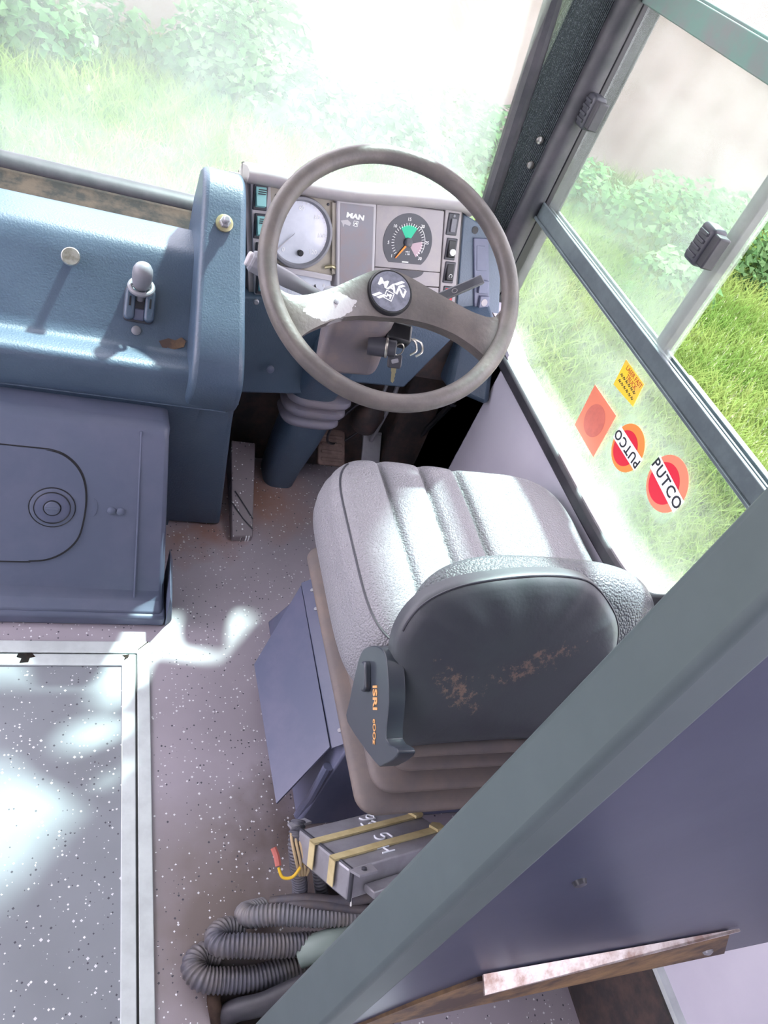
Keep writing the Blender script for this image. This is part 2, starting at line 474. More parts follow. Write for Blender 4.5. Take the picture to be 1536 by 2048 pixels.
# dark kick panel low on the right wall behind the partition
mb = MB(); mb.box(0.93, 0.95, -0.6, 0.35, 0.02, 0.262)
struct(obj('baseboard_right', mb, M['dirty_dark']), 'dark kick panel low on the right wall', 'baseboard')
mb = MB(); mb.box(0.935, 0.95, -0.6, 0.35, 0.262, 0.272)
struct(obj('trim_2', mb, M['alu']), 'thin bright strip above the dark kick panel', 'trim')

mb = MB(); mb.box(-1.3, 1.0, -3.65, -3.6, 0.0, 1.95)
struct(obj('wall_back', mb, M['wallp']), 'plain cabin wall behind the camera', 'wall')
mb = MB()
mb.box(-1.35, -1.3, -3.6, 0.62, 0.0, 1.05); mb.box(-1.35, -1.3, -3.6, 0.62, 1.75, 1.95); mb.box(-1.35, -1.3, 0.10, 0.62, 1.05, 1.75); mb.box(-1.35, -1.3, -3.6, -3.4, 1.05, 1.75); mb.box(-1.35, -1.3, -1.7, -1.6, 1.05, 1.75); mb.box(-1.35, -1.3, 1.55, 1.78, 0.0, 1.95); mb.box(-1.35, -1.3, 0.62, 1.55, 1.90, 1.95)
struct(obj('wall_left', mb, M['wallp']), 'cabin wall with open doorway on the kerb side', 'wall')
for nm_, x_, lb_ in (('window_3', 0.975, 'saloon side window behind the partition'), ('window_4', -1.325, 'saloon side window on the kerb side')):
    mb = MB(); mb.box(x_ - 0.003, x_ + 0.003, -3.4, -0.0 if x_ > 0 else 0.10, 1.05, 1.75)
    struct(obj(nm_, mb, M['clear_glass']), lb_, 'window')
sv = thing('added_sun_visor', "unseen sun visor added inside the windscreen to shade the floor hatch", 'visor', (0.30, 1.66, 1.50))  # out-of-view visor, added to keep sun off the front of the hatch
obj('added_visor_flap', MB().hexa([(-0.10, 1.655, 1.24), (0.62, 1.655, 1.24), (0.62, 1.635, 1.50), (-0.10, 1.635, 1.50)], [(-0.10, 1.663, 1.24), (0.62, 1.663, 1.24), (0.62, 1.643, 1.50), (-0.10, 1.643, 1.50)]), M['dark'], sv, bevel=0.003)
mb = MB(); mb.tube([(-0.12, 1.638, 1.505), (0.66, 1.638, 1.505)], 0.008, 10)
vr = obj('added_visor_rod', mb, M['steel'], sv)
for vx in (-0.08, 0.60):
    mb = MB(); mb.tube([(vx, 1.638, 1.505), (vx, 1.640, 1.95)], 0.007, 8)
    obj('added_visor_bracket', mb, M['steel'], vr)

# windscreen
w1 = thing('window_1', 'dusty two-piece windscreen with black rubber seal', 'window', (0, 1.72, 0.65)); struct(w1)
def wy(z): return 1.715 - 0.10 * (z - 0.65)
mb = MB()
for x0, x1 in ((-1.25, -0.20), (-0.18, 0.88)):
    mb.hexa([(x0, wy(0.66), 0.66), (x1, wy(0.66), 0.66), (x1 - (0.05 if x1 > 0 else 0), wy(1.92), 1.92), (x0, wy(1.92), 1.92)],
            [(x0, wy(0.66) + 0.006, 0.66), (x1, wy(0.66) + 0.006, 0.66), (x1 - (0.05 if x1 > 0 else 0), wy(1.92) + 0.006, 1.92), (x0, wy(1.92) + 0.006, 1.92)])
obj('windscreen_pane', mb, M['screen'], w1)
mb = MB()
mb.tube(catmull([(-1.25, 1.700, 0.632), (-0.3, 1.700, 0.632), (0.2, 1.700, 0.632), (0.93, 1.700, 0.632)], 6), 0.036, 12)
mb.tube([(-0.19, wy(0.64), 0.64), (-0.19, wy(1.92), 1.92)], 0.024, 10)
obj('rubber_seal', mb, M['rubber'], w1)
mb = MB()
mb.prism([(1.590, 0.60), (1.68, 0.60), (1.685, 0.640), (1.662, 0.652), (1.640, 0.642), (1.615, 0.640), (1.592, 0.632)], -1.25, 0.93, axis='x')
obj('seal_ledge', mb, M['rubber_brown'], w1, bevel=0.006)

# driver's side window
w2 = thing('window_2', "driver's side window with fixed lower glass, sliding upper pane and dark rails", 'window', (1.0, 1.1, 0.57)); struct(w2)
mb = MB(); mb.box(0.996, 1.001, 0.54, 1.63, 0.565, 0.87)
obj('lower_pane', mb, M['side_glass'], w2)
mb = MB(); mb.box(1.012, 1.017, 1.055, 1.60, 0.875, 1.31)
obj('fixed_upper_pane', mb, M['clear_glass'], w2)
mb = MB(); mb.box(0.978, 0.983, 0.995, 1.585, 0.878, 1.306)
sp = obj('sliding_pane', mb, M['slide_glass'], w2)
mb = MB(); mb.box(0.996, 1.001, 0.54, 1.60, 1.355, 1.90)
obj('top_pane', mb, M['side_glass'], w2)
# latches on the sliding pane
def latch(y, z, lead):
    m1 = MB()
    m1.box(0.945, 0.978, y - 0.018, y + 0.020, z - 0.034, z + 0.034)
    b = obj('latch', m1, M['dark'], sp, bevel=0.008, seg=3)
    m2 = MB()
    for s in (-1, 1):
        m2.lathe([(0.020, -0.014), (0.020, 0.010), (0.014, 0.016)], axis_frame((0.966, y + lead * 0.016, z + s * 0.028), (-1, 0, 0)), 16)
    m2.box(0.950, 0.975, y + lead * 0.002, y + lead * 0.034, z - 0.028, z + 0.028)
    obj('latch_base', m2, M['rubber'], b, bevel=0.003)
    m3 = MB()
    for k in range(4): m3.box(0.941, 0.947, y - 0.012, y + 0.012, z - 0.022 + k * 0.013, z - 0.016 + k * 0.013)
    obj('grip_ridge', m3, M['dark'], b, bevel=0.001)
latch(1.575, 1.10, -1)
latch(1.055, 1.075, -1)
# mid rail with tracks, top rail, stile, front jamb
mb = MB()
mb.box(0.972, 1.022, 0.52, 1.63, 0.853, 0.872)
mb.box(0.964, 0.972, 0.52, 1.63, 0.850, 0.892)
mb.box(0.990, 0.996, 0.52, 1.63, 0.872, 0.884)
mb.box(1.014, 1.022, 0.52, 1.63, 0.872, 0.880)
mb.box(0.958, 0.964, 0.52, 1.63, 0.853, 0.860)
obj('mid_rail', mb, M['alu_dark'], w2, bevel=0.0015)
mb = MB()
mb.box(0.972, 1.022, 0.52, 1.64, 1.310, 1.355)
mb.box(0.962, 0.972, 0.52, 1.64, 1.303, 1.350)
mb.box(0.966, 0.974, 0.52, 1.64, 1.322, 1.330)
obj('top_rail', mb, M['teal_rail'], w2, bevel=0.002)
mb = MB(); mb.box(1.006, 1.026, 1.045, 1.075, 0.872, 1.312)
obj('stile', mb, M['black'], w2, bevel=0.003)
mb = MB()
mb.box(0.974, 1.022, 1.600, 1.640, 0.575, 1.95)
obj('front_jamb', mb, M['black'], w2, bevel=0.003)
mb = MB(); mb.box(0.980, 0.9805, 0.992, 0.996, 0.88, 1.305); mb.box(0.976, 0.985, 0.992, 0.996, 0.878, 1.306)
obj('pane_edge', mb, M['side_glass'], w2)
mb = MB(); mb.box(1.022, 1.029, 0.52, 0.97, 0.866, 0.880)
obj('rail_lip', mb, M['white_trim'], w2, bevel=0.002)
# sill: white strip and dark rubber, both turning up at the rear corner
def sill_path(x, z, inset=0.0, r=0.10):
    y0 = 0.60 + inset
    return catmull([(x, 1.64, z), (x, 1.2, z), (x, 0.86, z), (x, y0 + r, z + 0.012), (x, y0 + 0.035, z + 0.05), (x, y0, z + 0.13), (x, y0, z + 0.30)], 6)
def ribbon(pa, pb, pc, pd):
    m = MB(); n = len(pa); vs = []; fs = []
    for i in range(n): vs += [pa[i], pb[i], pc[i], pd[i]]
    for i in range(n - 1):
        for k in range(4):
            a = i * 4 + k; b = i * 4 + (k + 1) % 4
            fs.append((a, b, b + 4, a + 4))
    fs += [(3, 2, 1, 0), (n * 4 - 4, n * 4 - 3, n * 4 - 2, n * 4 - 1)]
    return m.add(vs, fs)
obj('sill_strip', ribbon(sill_path(0.950, 0.592, 0.02), sill_path(0.950, 0.580, 0.01), sill_path(1.000, 0.556, -0.015), sill_path(1.000, 0.570)), M['white_trim'], w2, bevel=0.002)
obj('sill_rubber', ribbon(sill_path(0.940, 0.590, 0.02), sill_path(0.940, 0.560, -0.005), sill_path(0.956, 0.560, -0.005), sill_path(0.956, 0.590, 0.02)), M['rubber'], w2, bevel=0.006)
mb = MB(); mb.tube(sill_path(0.992, 0.571, 0.0), 0.0022, 6)
obj('glazing_bead', mb, M['rubber_brown'], w2)

# pillar between windscreen and side window
pil = thing('windscreen_pillar', 'sloping pillar lined with ribbed charcoal fabric between windscreen and side window', 'pillar', (0.93, 1.66, 0.6))
def strip(rows):
    return MB().grid(rows)
zs = [0.55 + 1.4 * k / 24 for k in range(25)]
def px(z): return 0.893 - 0.13 * (z - 0.784)            # front edge leans inboard as it rises
rows = []
for z in zs:
    rows.append([(px(z) + (0.945 - px(z)) * t, 1.668 - 0.03 * t + 0.006 * math.sin(PI * t), z) for t in [k / 12 for k in range(13)]])
mb = strip(rows); rows2 = [[(x, y + 0.06, z) for x, y, z in r] for r in rows]; mb.grid(rows2)
obj('fabric_lining', mb, M['fabric'], pil)
mb = MB(); mb.tube([(px(z) - 0.008, 1.672, z) for z in zs], 0.020, 10)
obj('windscreen_gasket', mb, M['rubber'], pil)
mb = MB(); mb.tube([(0.951, 1.615, z) for z in zs], 0.027, 14)
obj('side_gasket', mb, M['rubber'], pil)
for z in (1.00, 0.945):
    c = Vector((0.918 - 0.10 * (z - 1.0), 1.648, z))
    mb = MB().lathe([(0.004, -0.01), (0.009, 0.0), (0.008, 0.003), (0.005, 0.004)], axis_frame(c, (-0.2, -1, 0.1)), 14)
    obj('trim_screw', mb, M['chrome'], pil)

# ================================================================== OUTSIDE
mb = MB(); mb.box(-14, 24, -6, 26, -1.06, -1.0)
struct(obj('ground', mb, M['soil']), 'grassy ground outside the bus', 'ground')
mb = MB(); mb.hexa([(-12, 8.0, -1.0), (24, 10.2, -1.0), (24, 10.4, -1.0), (-12, 8.2, -1.0)], [(-12, 8.0, 1.6), (24, 10.2, 1.6), (24, 10.4, 1.6), (-12, 8.2, 1.6)])
struct(obj('wall_boundary', mb, M['bark']), 'pale boundary wall behind the weeds', 'wall')

rng = np.random.default_rng(5)
def bulk(name, V, Q, m):
    me = bpy.data.meshes.new(name)
    V = np.asarray(V, dtype=np.float32); Q = np.asarray(Q, dtype=np.int32)
    k = Q.shape[1]
    me.vertices.add(len(V)); me.vertices.foreach_set('co', V.ravel())
    me.loops.add(Q.size); me.loops.foreach_set('vertex_index', Q.ravel())
    me.polygons.add(len(Q)); me.polygons.foreach_set('loop_start', np.arange(0, Q.size, k, dtype=np.int32))
    me.update(calc_edges=True)
    me.materials.append(m)
    o = bpy.data.objects.new(name, me); COL.objects.link(o)
    return o
def blades(n, pts, hmin, hmax, w):
    x, y = pts[:, 0], pts[:, 1]
    az = rng.uniform(0, 2 * PI, n); h = rng.uniform(hmin, hmax, n); ln = rng.uniform(0.25, 0.95, n) * h
    ww = w * rng.uniform(0.7, 1.4, n)
    dx, dy = np.cos(az), np.sin(az); sx, sy = -dy, dx
    z0 = np.full(n, -1.0)
    def P(f, g, s): return np.stack([x + dx * ln * f + sx * ww * s, y + dy * ln * f + sy * ww * s, z0 + h * g], 1)
    V = np.concatenate([P(0, 0, -1), P(0, 0, 1), P(0.35, 0.62, 0.8), P(0.35, 0.62, -0.8), P(1, 0.92, 0.1), P(1, 0.92, -0.1)])
    i = np.arange(n)
    Q = np.concatenate([np.stack([i, i + n, i + 2 * n, i + 3 * n], 1), np.stack([i + 3 * n, i + 2 * n, i + 4 * n, i + 5 * n], 1)])
    return V, Q
def region(n, x0, x1, y0, y1): return np.stack([rng.uniform(x0, x1, n), rng.uniform(y0, y1, n)], 1)
Vs, Qs, off = [], [], 0
for (n, reg, a, b, w) in ((46000, (1.5, 4.4, 0.6, 4.6), 0.06, 0.20, 0.0035), (40000, (-1.6, 4.6, 3.8, 8.4), 0.08, 0.26, 0.0055),
                          (42000, (3.6, 9.5, 1.6, 8.8), 0.08, 0.26, 0.0055)):
    V, Q = blades(n, region(n, *reg), a, b, w)
    Vs.append(V); Qs.append(Q + off); off += len(V)
o = bulk('grass', np.concatenate(Vs), np.concatenate(Qs), M['grass'])
tag(o, 'bright long grass growing on the ground outside', 'grass', kind='stuff')

def bush(label, blobs, n, size=0.07):
    tot = sum(b[3] * b[4] for b in blobs)
    V = []; Q = []
    for (cx, cy, cz, rx, rz) in blobs:
        k = int(n * rx * rz / tot)
        th = rng.uniform(0, 2 * PI, k); u = rng.uniform(-0.25, 1, k); rad = rng.uniform(0.72, 1.08, k)
        rho = np.sqrt(1 - u * u)
        c = np.stack([cx + rx * rho * np.cos(th) * rad, cy + rx * 0.7 * rho * np.sin(th) * rad, cz + rz * u * rad], 1)
        nrm = np.stack([rho * np.cos(th) * 0.6, rho * np.sin(th) * 0.6 - 0.35, u + 0.7], 1) + rng.normal(0, 0.45, (k, 3))
        nrm /= np.linalg.norm(nrm, axis=1)[:, None]
        a = np.cross(nrm, rng.normal(0, 1, (k, 3))); a /= np.linalg.norm(a, axis=1)[:, None]
        b = np.cross(nrm, a)
        s = (size * rng.uniform(0.6, 1.3, k))[:, None]
        base = len(V)
        pts = [c - a * s * 0.1, c + b * s * 0.5 + a * s * 0.05 + nrm * s * 0.12, c + a * s * 1.1 - nrm * s * 0.15, c - b * s * 0.5 + a * s * 0.05 + nrm * s * 0.12]
        arr = np.stack(pts, 1).reshape(-1, 3)
        V.extend(arr.tolist()); Q.extend((np.arange(k * 4).reshape(-1, 4) + base).tolist())
    o = bulk('creeper_bush', V, Q, M['leaf'])
    tag(o, label, 'bush', 'leafy weeds along the boundary wall')
    return o
bush('leafy creeper clump at the far left of the windscreen view', [(-0.55, 7.3, -0.95, 0.55, 0.55), (-0.95, 7.6, -0.8, 0.6, 0.9), (0.10, 7.9, -0.9, 0.4, 0.35)], 2200)
bush('broad creeper mound behind the steering wheel, mid windscreen', [(0.95, 7.6, -0.95, 0.5, 0.75), (1.7, 7.3, -1.0, 0.7, 0.62), (2.5, 7.3, -1.0, 0.8, 0.62), (1.3, 8.0, -0.9, 0.6, 0.8)], 5200)
bush('creeper mound beside the windscreen pillar', [(3.3, 7.5, -1.0, 0.8, 0.7), (4.1, 7.7, -1.0, 0.7, 0.7), (4.8, 7.3, -1.0, 0.6, 0.5), (3.2, 6.6, -1.05, 0.5, 0.35)], 3800)
bush('dense creeper seen through the sliding side pane', [(5.6, 6.7, -1.0, 0.8, 0.8), (6.6, 6.9, -1.0, 0.8, 0.75), (5.2, 5.8, -1.05, 0.5, 0.45), (7.4, 6.4, -1.0, 0.8, 0.7)], 4600)
lit = thing('litter_carton', 'small pale crumpled carton lying in the weeds beyond the windscreen', 'litter', (-0.06, 7.6, -0.9))
mb = MB(); mb.prism(rrect(-0.05, 0.05, -0.08, 0.08, 0.02), -0.02, 0.02, Matrix.Translation((-0.055, 7.45, -0.83)) @ Matrix.Rotation(math.radians(70), 4, 'X'))
obj('carton_body', mb, M['chalk'], lit, bevel=0.004)
mb = MB(); mb.prism(disc(0, 0.02, 0.028), 0.0205, 0.0225, Matrix.Translation((-0.055, 7.45, -0.83)) @ Matrix.Rotation(math.radians(70), 4, 'X'))
obj('carton_print', mb, M['dark'], lit)

# ================================================================== FLOOR HATCH
ht = thing('floor_hatch', 'speckled vinyl floor hatch framed by two bright aluminium strips', 'hatch', (-0.2, 0.6, 0.0))
mb = MB()
mb.prism([(0.201, 0.986), (-0.95, 0.982), (-0.95, 0.957), (0.176, 0.957), (0.176, -0.6), (0.198, -0.6)], 0.0005, 0.006)
obj('outer_frame', mb, M['alu'], ht, bevel=0.0015)
mb = MB()
mb.prism([(0.172, 0.953), (-0.95, 0.952), (-0.95, 0.928), (0.146, 0.926), (0.151, -0.6), (0.172, -0.6)], 0.0005, 0.0075)
obj('inner_frame', mb, M['alu'], ht, bevel=0.0015)
mb = MB(); mb.prism([(0.146, 0.926), (-0.95, 0.928), (-0.95, -0.6), (0.151, -0.6)], 0.0004, 0.003)
obj('inlay', mb, M['hatch'], ht)
mb = MB(); mb.prism([(0.176, 0.957), (-0.95, 0.957), (-0.95, 0.952), (0.172, 0.953), (0.172, -0.6), (0.176, -0.6)], 0.0004, 0.002)  # black strip filling the gap between the two hatch frames
obj('frame_gap_strip', mb, M['black'], ht)
for pl_, z0_, z1_ in (
 ([(0.178, 0.964), (0.199, 0.984), (0.198, 0.9865), (0.1772, 0.966)], 0.0058, 0.0064),
([(-0.050, 0.952), (-0.025, 0.954), (-0.018, 0.945), (-0.028, 0.942), (-0.03, 0.932), (-0.046, 0.930), (-0.043, 0.941), (-0.052, 0.944)], 0.0072, 0.0079),
([(0.145, 0.950), (0.160, 0.952), (0.158, 0.944), (0.148, 0.936), (0.151, 0.944)], 0.0072, 0.0079)):
    obj('scuff', MB().prism(pl_, z0_, z1_), M['rubber_brown'], ht)

# ================================================================== LEFT CONSOLE
con = thing('dash_console', 'blue textured dash console with recessed tray and low front box, left of the column', 'console', (-0.2, 1.3, 0))
def extr_x(prof, x0, x1): return MB().prism(prof, x0, x1, axis='x')
def smooth_prof(pts, n=5):
    return [(p.x, p.y) for p in catmull([(a, b, 0) for a, b in pts], n)]
prof = [(1.60, 0.0), (1.335, 0.0), (1.29, 0.36)] + smooth_prof([(1.268, 0.425), (1.255, 0.44), (1.248, 0.49), (1.250, 0.511), (1.262, 0.521), (1.285, 0.5215), (1.312, 0.520), (1.328, 0.529), (1.345, 0.549), (1.40, 0.617), (1.424, 0.646), (1.445, 0.663), (1.47, 0.668), (1.53, 0.667), (1.555, 0.660), (1.57, 0.640)], 4) + [(1.60, 0.57)]
obj('console_body', extr_x(prof, -0.95, 0.25), M['paint'], con, sharp=50)
# raised cowl at the console's right end
cp = [(1.345, 0.0), (1.30, 0.36)] + smooth_prof([(1.283, 0.415), (1.262, 0.432), (1.235, 0.475), (1.222, 0.515), (1.228, 0.545), (1.25, 0.580), (1.33, 0.652), (1.43, 0.748), (1.468, 0.785), (1.50, 0.803), (1.535, 0.805), (1.565, 0.79)], 4) + [(1.60, 0.72), (1.60, 0.0)]
def cxr(z, y): return 0.388 - 0.105 * min(z, 0.43) / 0.43 * 0.62 - max(0, z - 0.43) * 0.10 - 0.02 * max(0, (0.45 - z))
def cxl(z, y): return 0.212 - 0.03 * max(0, z - 0.5)
vs = []; n = len(cp); fs = []
for y, z in cp: vs.append((cxl(z, y), y, z))
for y, z in cp: vs.append((cxr(z, y), y, z))
fs = [list(range(n))[::-1], list(range(n, 2 * n))] + [(i, (i + 1) % n, n + (i + 1) % n, n + i) for i in range(n)]
cowl = obj('cowl', MB().add(vs, fs), M['paint'], con)
bv = cowl.modifiers.new('bevel', 'BEVEL'); bv.width = 0.02; bv.segments = 4; bv.limit_method = 'ANGLE'; bv.angle_limit = math.radians(50)
mb = MB(); mb.tube([(-0.95, 1.262, 0.430), (0.23, 1.262, 0.430), (0.300, 1.264, 0.428), (0.330, 1.30, 0.426)], 0.003, 6)
obj('crease_bead', mb, M['paint'], con)
# low box
bx = obj('front_box', MB().hexa([(-0.95, 1.030, 0.0), (0.232, 1.030, 0.0), (0.232, 1.34, 0.0), (-0.95, 1.34, 0.0)],
                                [(-0.95, 1.030, 0.030), (0.232, 1.030, 0.030), (0.232, 1.34, 0.030), (-0.95, 1.34, 0.030)]), M['paint_flat'], con, bevel=0.006)
mb = MB()
vs = []
for (xr, y, z) in ((0.230, 1.034, 0.030), (0.228, 1.078, 0.046), (0.196, 1.205, 0.385), (0.190, 1.225, 0.405), (0.188, 1.30, 0.415), (0.20, 1.34, 0.0), (0.23, 1.10, 0.0)):
    vs.append((y, z, xr))
n = len(vs)
mb.add([(-0.95, a, b) for a, b, c in vs] + [(c, a, b) for a, b, c in vs], [list(range(n))[::-1], list(range(n, 2 * n))] + [(i, (i + 1) % n, n + (i + 1) % n, n + i) for i in range(n)])
obj('box_face', mb, M['paint_flat'], con, bevel=0.012, seg=3)
mb = MB(); mb.tube([XF @ Vector((0.166, -0.005, 0.001)), XF @ Vector((0.155, 0.15, 0.001)), XF @ Vector((0.138, 0.375, 0.001))], 0.0026, 6)
obj('seam_bead', mb, M['paint_flat'], con)
# lid in the box face
lid_pts = [(-0.60, 0.322), (-0.06, 0.322), (-0.03, 0.321), (0.003, 0.313), (0.030, 0.290), (0.045, 0.260), (0.052, 0.218), (0.050, 0.165), (0.042, 0.128), (0.020, 0.098), (-0.010, 0.079), (-0.044, 0.073), (-0.10, 0.069), (-0.60, 0.055)]
lp = [(p.x, p.y) for p in catmull([(a, b, 0) for a, b in lid_pts], 4)]
obj('lid_gap', MB().prism(lp, -0.004, 0.0022, XF), M['black'], con)
cx0, cy0 = -0.25, 0.195
lid = obj('lid', MB().prism([(cx0 + (a - cx0) * 0.988, cy0 + (b - cy0) * 0.965) for a, b in lp], -0.003, 0.004, XF), M['paint_flat'], con, bevel=0.0015)
T = Tat(XF, -0.011, 0.198, 0.004)
mb = MB().lathe([(0.041, -0.001), (0.041, 0.0012), (0.038, 0.002)], T, 40)
lt = obj('lid_latch', mb, M['paint_flat'], lid)
mb = MB().lathe([(0.032, 0.0), (0.032, 0.0032), (0.030, 0.004), (0.017, 0.004), (0.0165, 0.002)], T, 40)
obj('latch_ring', mb, M['slate'], lt)
mb = MB().lathe([(0.0145, 0.0), (0.0145, 0.006), (0.013, 0.007)], T, 32); mb.box(-0.012, 0.012, -0.002, 0.002, 0.006, 0.0085, T)
for gr_ in (0.0335, 0.0160, 0.0425):
    obj('latch_groove', MB().tube([T @ Vector((gr_ * math.cos(a_), gr_ * math.sin(a_), 0.0034 if gr_ < 0.04 else 0.0006)) for a_ in [2 * PI * k / 40 for k in range(40)]], 0.0009, 6, closed=True), M['black'], lt)
mb = MB().lathe([(0.0145, 0.0), (0.0145, 0.006), (0.013, 0.007)], T, 32); mb.box(-0.012, 0.012, -0.002, 0.002, 0.006, 0.0085, T)
obj('latch_knob', mb, M['paint_flat'], lt, bevel=0.0006)
for rx in (0.100, 0.117):
    obj('rivet', MB().lathe([(0.009, -0.001), (0.008, 0.003), (0.005, 0.005), (0.001, 0.0055)], Tat(XF, rx, 0.199, 0.001), 16), M['paint_flat'], con)
obj('finger_dimple', MB().prism(disc(0.063, 0.203, 0.020, -90, 90, 14, rx=0.010), 0, 0.0016, XF), M['paint_flat'], con, bevel=0.0008)
mb = MB(); mb.hexa([(0.234, 1.030, 0.0), (0.250, 1.045, 0.0), (0.252, 1.17, 0.0), (0.236, 1.17, 0.0)], [(0.232, 1.032, 0.10), (0.243, 1.05, 0.055), (0.245, 1.16, 0.075), (0.234, 1.165, 0.11)])
obj('corner_skirting', mb, M['paint_flat'], con, bevel=0.003)
# torn edge in the tray corner
mb = MB(); mb.prism([(0.155, 0.008), (0.172, 0.016), (0.185, 0.014), (0.197, 0.022), (0.206, 0.016), (0.203, 0.004), (0.185, -0.004), (0.172, -0.002), (0.165, -0.008)], -0.006, 0.004, TF)
obj('torn_foam', mb, M['wood'], con)
# washer and nut on the cowl, stub on the tray
CF = axis_frame((0.247, 1.425, 0.752), (0, -0.69, 0.72))
nt_ = thing('cowl_bolt', 'steel bolt, nut and washer on the cowl beside the dashboard', 'bolt', (0.247, 1.425, 0.752))
obj('washer', MB().lathe([(0.0165, -0.004), (0.0165, 0.0015), (0.015, 0.002)], CF, 28), M['brass'], nt_)
mb = MB().lathe([(0.011, 0.002), (0.011, 0.010), (0.009, 0.012)], CF, 6)
obj('nut', mb, M['steel'], nt_, sharp=20)
obj('stud', MB().lathe([(0.006, 0.010), (0.006, 0.024), (0.004, 0.026)], CF, 14), M['steel'], nt_)
sb = thing('tray_stub', 'round worn metal stub standing on the console tray', 'stub', (-0.016, 1.405, 0.632))
obj('stub_shank', MB().lathe([(0.008, -0.006), (0.008, 0.022)], Tat(TF, -0.016, 0.131, 0.0), 14), M['dark'], sb)
obj('stub_cap', MB().lathe([(0.0155, 0.036), (0.0165, 0.039), (0.0165, 0.046), (0.015, 0.048)], Tat(TF, -0.016, 0.131, -0.016), 28), M['chrome'], sb)
# gear selector
gs = thing('gear_selector', 'stubby grey gear selector lever with collar on the console tray', 'gear lever', (0.112, 1.35, 0.58))
mb = MB(); mb.prism(rrect(0.084, 0.141, 0.036, 0.104, 0.010), -0.004, 0.006, TF)
obj('selector_plate', mb, M['dark'], gs, bevel=0.002)
for s in (-1, 1):
    c = 0.1125 + s * 0.0185
    mb = MB(); mb.prism(rrect(c - 0.0095, c + 0.0095, 0.038, 0.100, 0.009), 0.004, 0.020, TF)
    ck = obj('selector_cheek', mb, M['paint'], gs, bevel=0.005, seg=3)
    mb = MB(); mb.box(c - 0.0018, c + 0.0018, 0.064, 0.082, 0.0195, 0.0206, TF)
    obj('slot', mb, M['black'], ck)
mb = MB(); mb.prism(rrect(0.102, 0.123, 0.040, 0.062, 0.003), 0.004, 0.012, TF)
obj('lever_gate', mb, M['slate'], gs, bevel=0.003)
la = TF @ Vector((0.1125, 0.082, 0.004)); lbv = TF @ Vector((0.108, 0.137, 0.073))
ldir = (lbv - la).normalized(); LF = axis_frame(la, ldir)
obj('lever_shaft', MB().lathe([(0.009, 0.0), (0.008, 0.04)], LF, 16), M['stalk'], gs)
mb = MB()
mb.tube([LF @ Vector((0.021 * math.cos(a), 0.021 * math.sin(a), 0.030)) for a in [2 * PI * k / 32 for k in range(32)]], 0.0048, 10, closed=True)
obj('lift_collar', mb, M['stalk'], gs)
mb = MB().lathe([(0.011, 0.030), (0.0165, 0.036), (0.0180, 0.048), (0.0188, 0.062), (0.0180, 0.072), (0.0145, 0.080), (0.008, 0.085), (0.002, 0.086)], LF, 28)
obj('lever_knob', mb, M['stalk'], gs, sharp=60)
obj('plate_screw', MB().lathe([(0.009, -0.002), (0.009, 0.003), (0.006, 0.005)], Tat(TF, 0.111, 0.021, 0), 18), M['stalk'], gs)

# ================================================================== DASHBOARD
da = thing('dashboard', 'grey instrument dashboard behind the steering wheel', 'dashboard', (0.56, 1.55, 0.3))
def dbox(u0, u1, v0, v1, n0, n1): return MB().box(u0, u1, v0, v1, n0, n1, DF)
def skew(u, v): return u - 0.11 * v          # the fascia's side edges splay downwards
def dquad(u0, u1, v0, v1, n0, n1):
    a = [(skew(u0, v0), v0, n0), (skew(u1, v0), v0, n0), (skew(u1, v1), v1, n0), (skew(u0, v1), v1, n0)]
    return MB().hexa(a, [(x, y, n1) for x, y, z in a], DF)
obj('fascia', dquad(0.0, 0.505, -0.245, 0.0, -0.12, -0.006), M['bezel'], da)
# hood along the top and shelf to the windscreen
hp = catmull([(0.0, 0.002, 0), (0.06, 0.000, 0), (0.13, -0.008, 0), (0.22, -0.010, 0), (0.31, -0.006, 0), (0.40, -0.001, 0), (0.50, 0.000, 0), (0.525, -0.008, 0)], 6)
rows = []
for k_, p in enumerate(hp):
    dp = min(1.0, 0.22 + k_ * 0.09)
    rows.append([DF @ Vector((p.x, p.y + dv_, dn_)) for dv_, dn_ in ((-0.014, -0.02), (-0.016, 0.010), (-0.012, 0.022), (-0.002, 0.030), (0.010, 0.028), (0.016, 0.015), (0.020, -0.03), (0.022, -0.10 * dp), (0.012, -0.16 * dp), (-0.02, -0.16 * dp))])
hd = MB().grid(rows)
for r_ in (rows[0], rows[-1]): hd.add(r_, [tuple(range(len(r_)))])
obj('hood', hd, M['bezel'], da, sharp=60)
# switch column, left
obj('switch_column', dquad(0.010, 0.052, -0.232, -0.010, -0.006, 0.003), M['bezel_light'], da, bevel=0.002)
for i, vc in enumerate((-0.037, -0.092, -0.148, -0.203)):
    u = skew(0.0285, vc)
    sw = obj('rocker_switch', dbox(u - 0.015, u + 0.015, vc - 0.025, vc + 0.024, 0.002, 0.008), M['dark'], da, bevel=0.002)
    obj('rocker_key', MB().hexa([(u - 0.010, vc - 0.020, 0.006), (u + 0.010, vc - 0.020, 0.006), (u + 0.011, vc + 0.020, 0.006), (u - 0.011, vc + 0.020, 0.006)],
        [(u - 0.010, vc - 0.016, 0.019), (u + 0.010, vc - 0.016, 0.019), (u + 0.011, vc + 0.019, 0.010), (u - 0.011, vc + 0.019, 0.010)], DF), M['teal_key'], sw, bevel=0.001)
    KF = DF @ Matrix.Translation((u, vc, 0.0145)) @ Matrix.Rotation(math.radians(14.5), 4, 'X')
    mb = MB()
    for k in range(3): mb.box(-0.008, 0.008, 0.006 + k * 0.0042, 0.0078 + k * 0.0042, 0, 0.0012, KF)
    obj('key_line', mb, M['dark'], sw)
    mb = MB(); mb.box(-0.006, 0.006, -0.014, -0.004, 0, 0.0008, KF)
    obj('key_symbol', mb, M['yellow'] if i in (0, 1) else M['white'], sw)
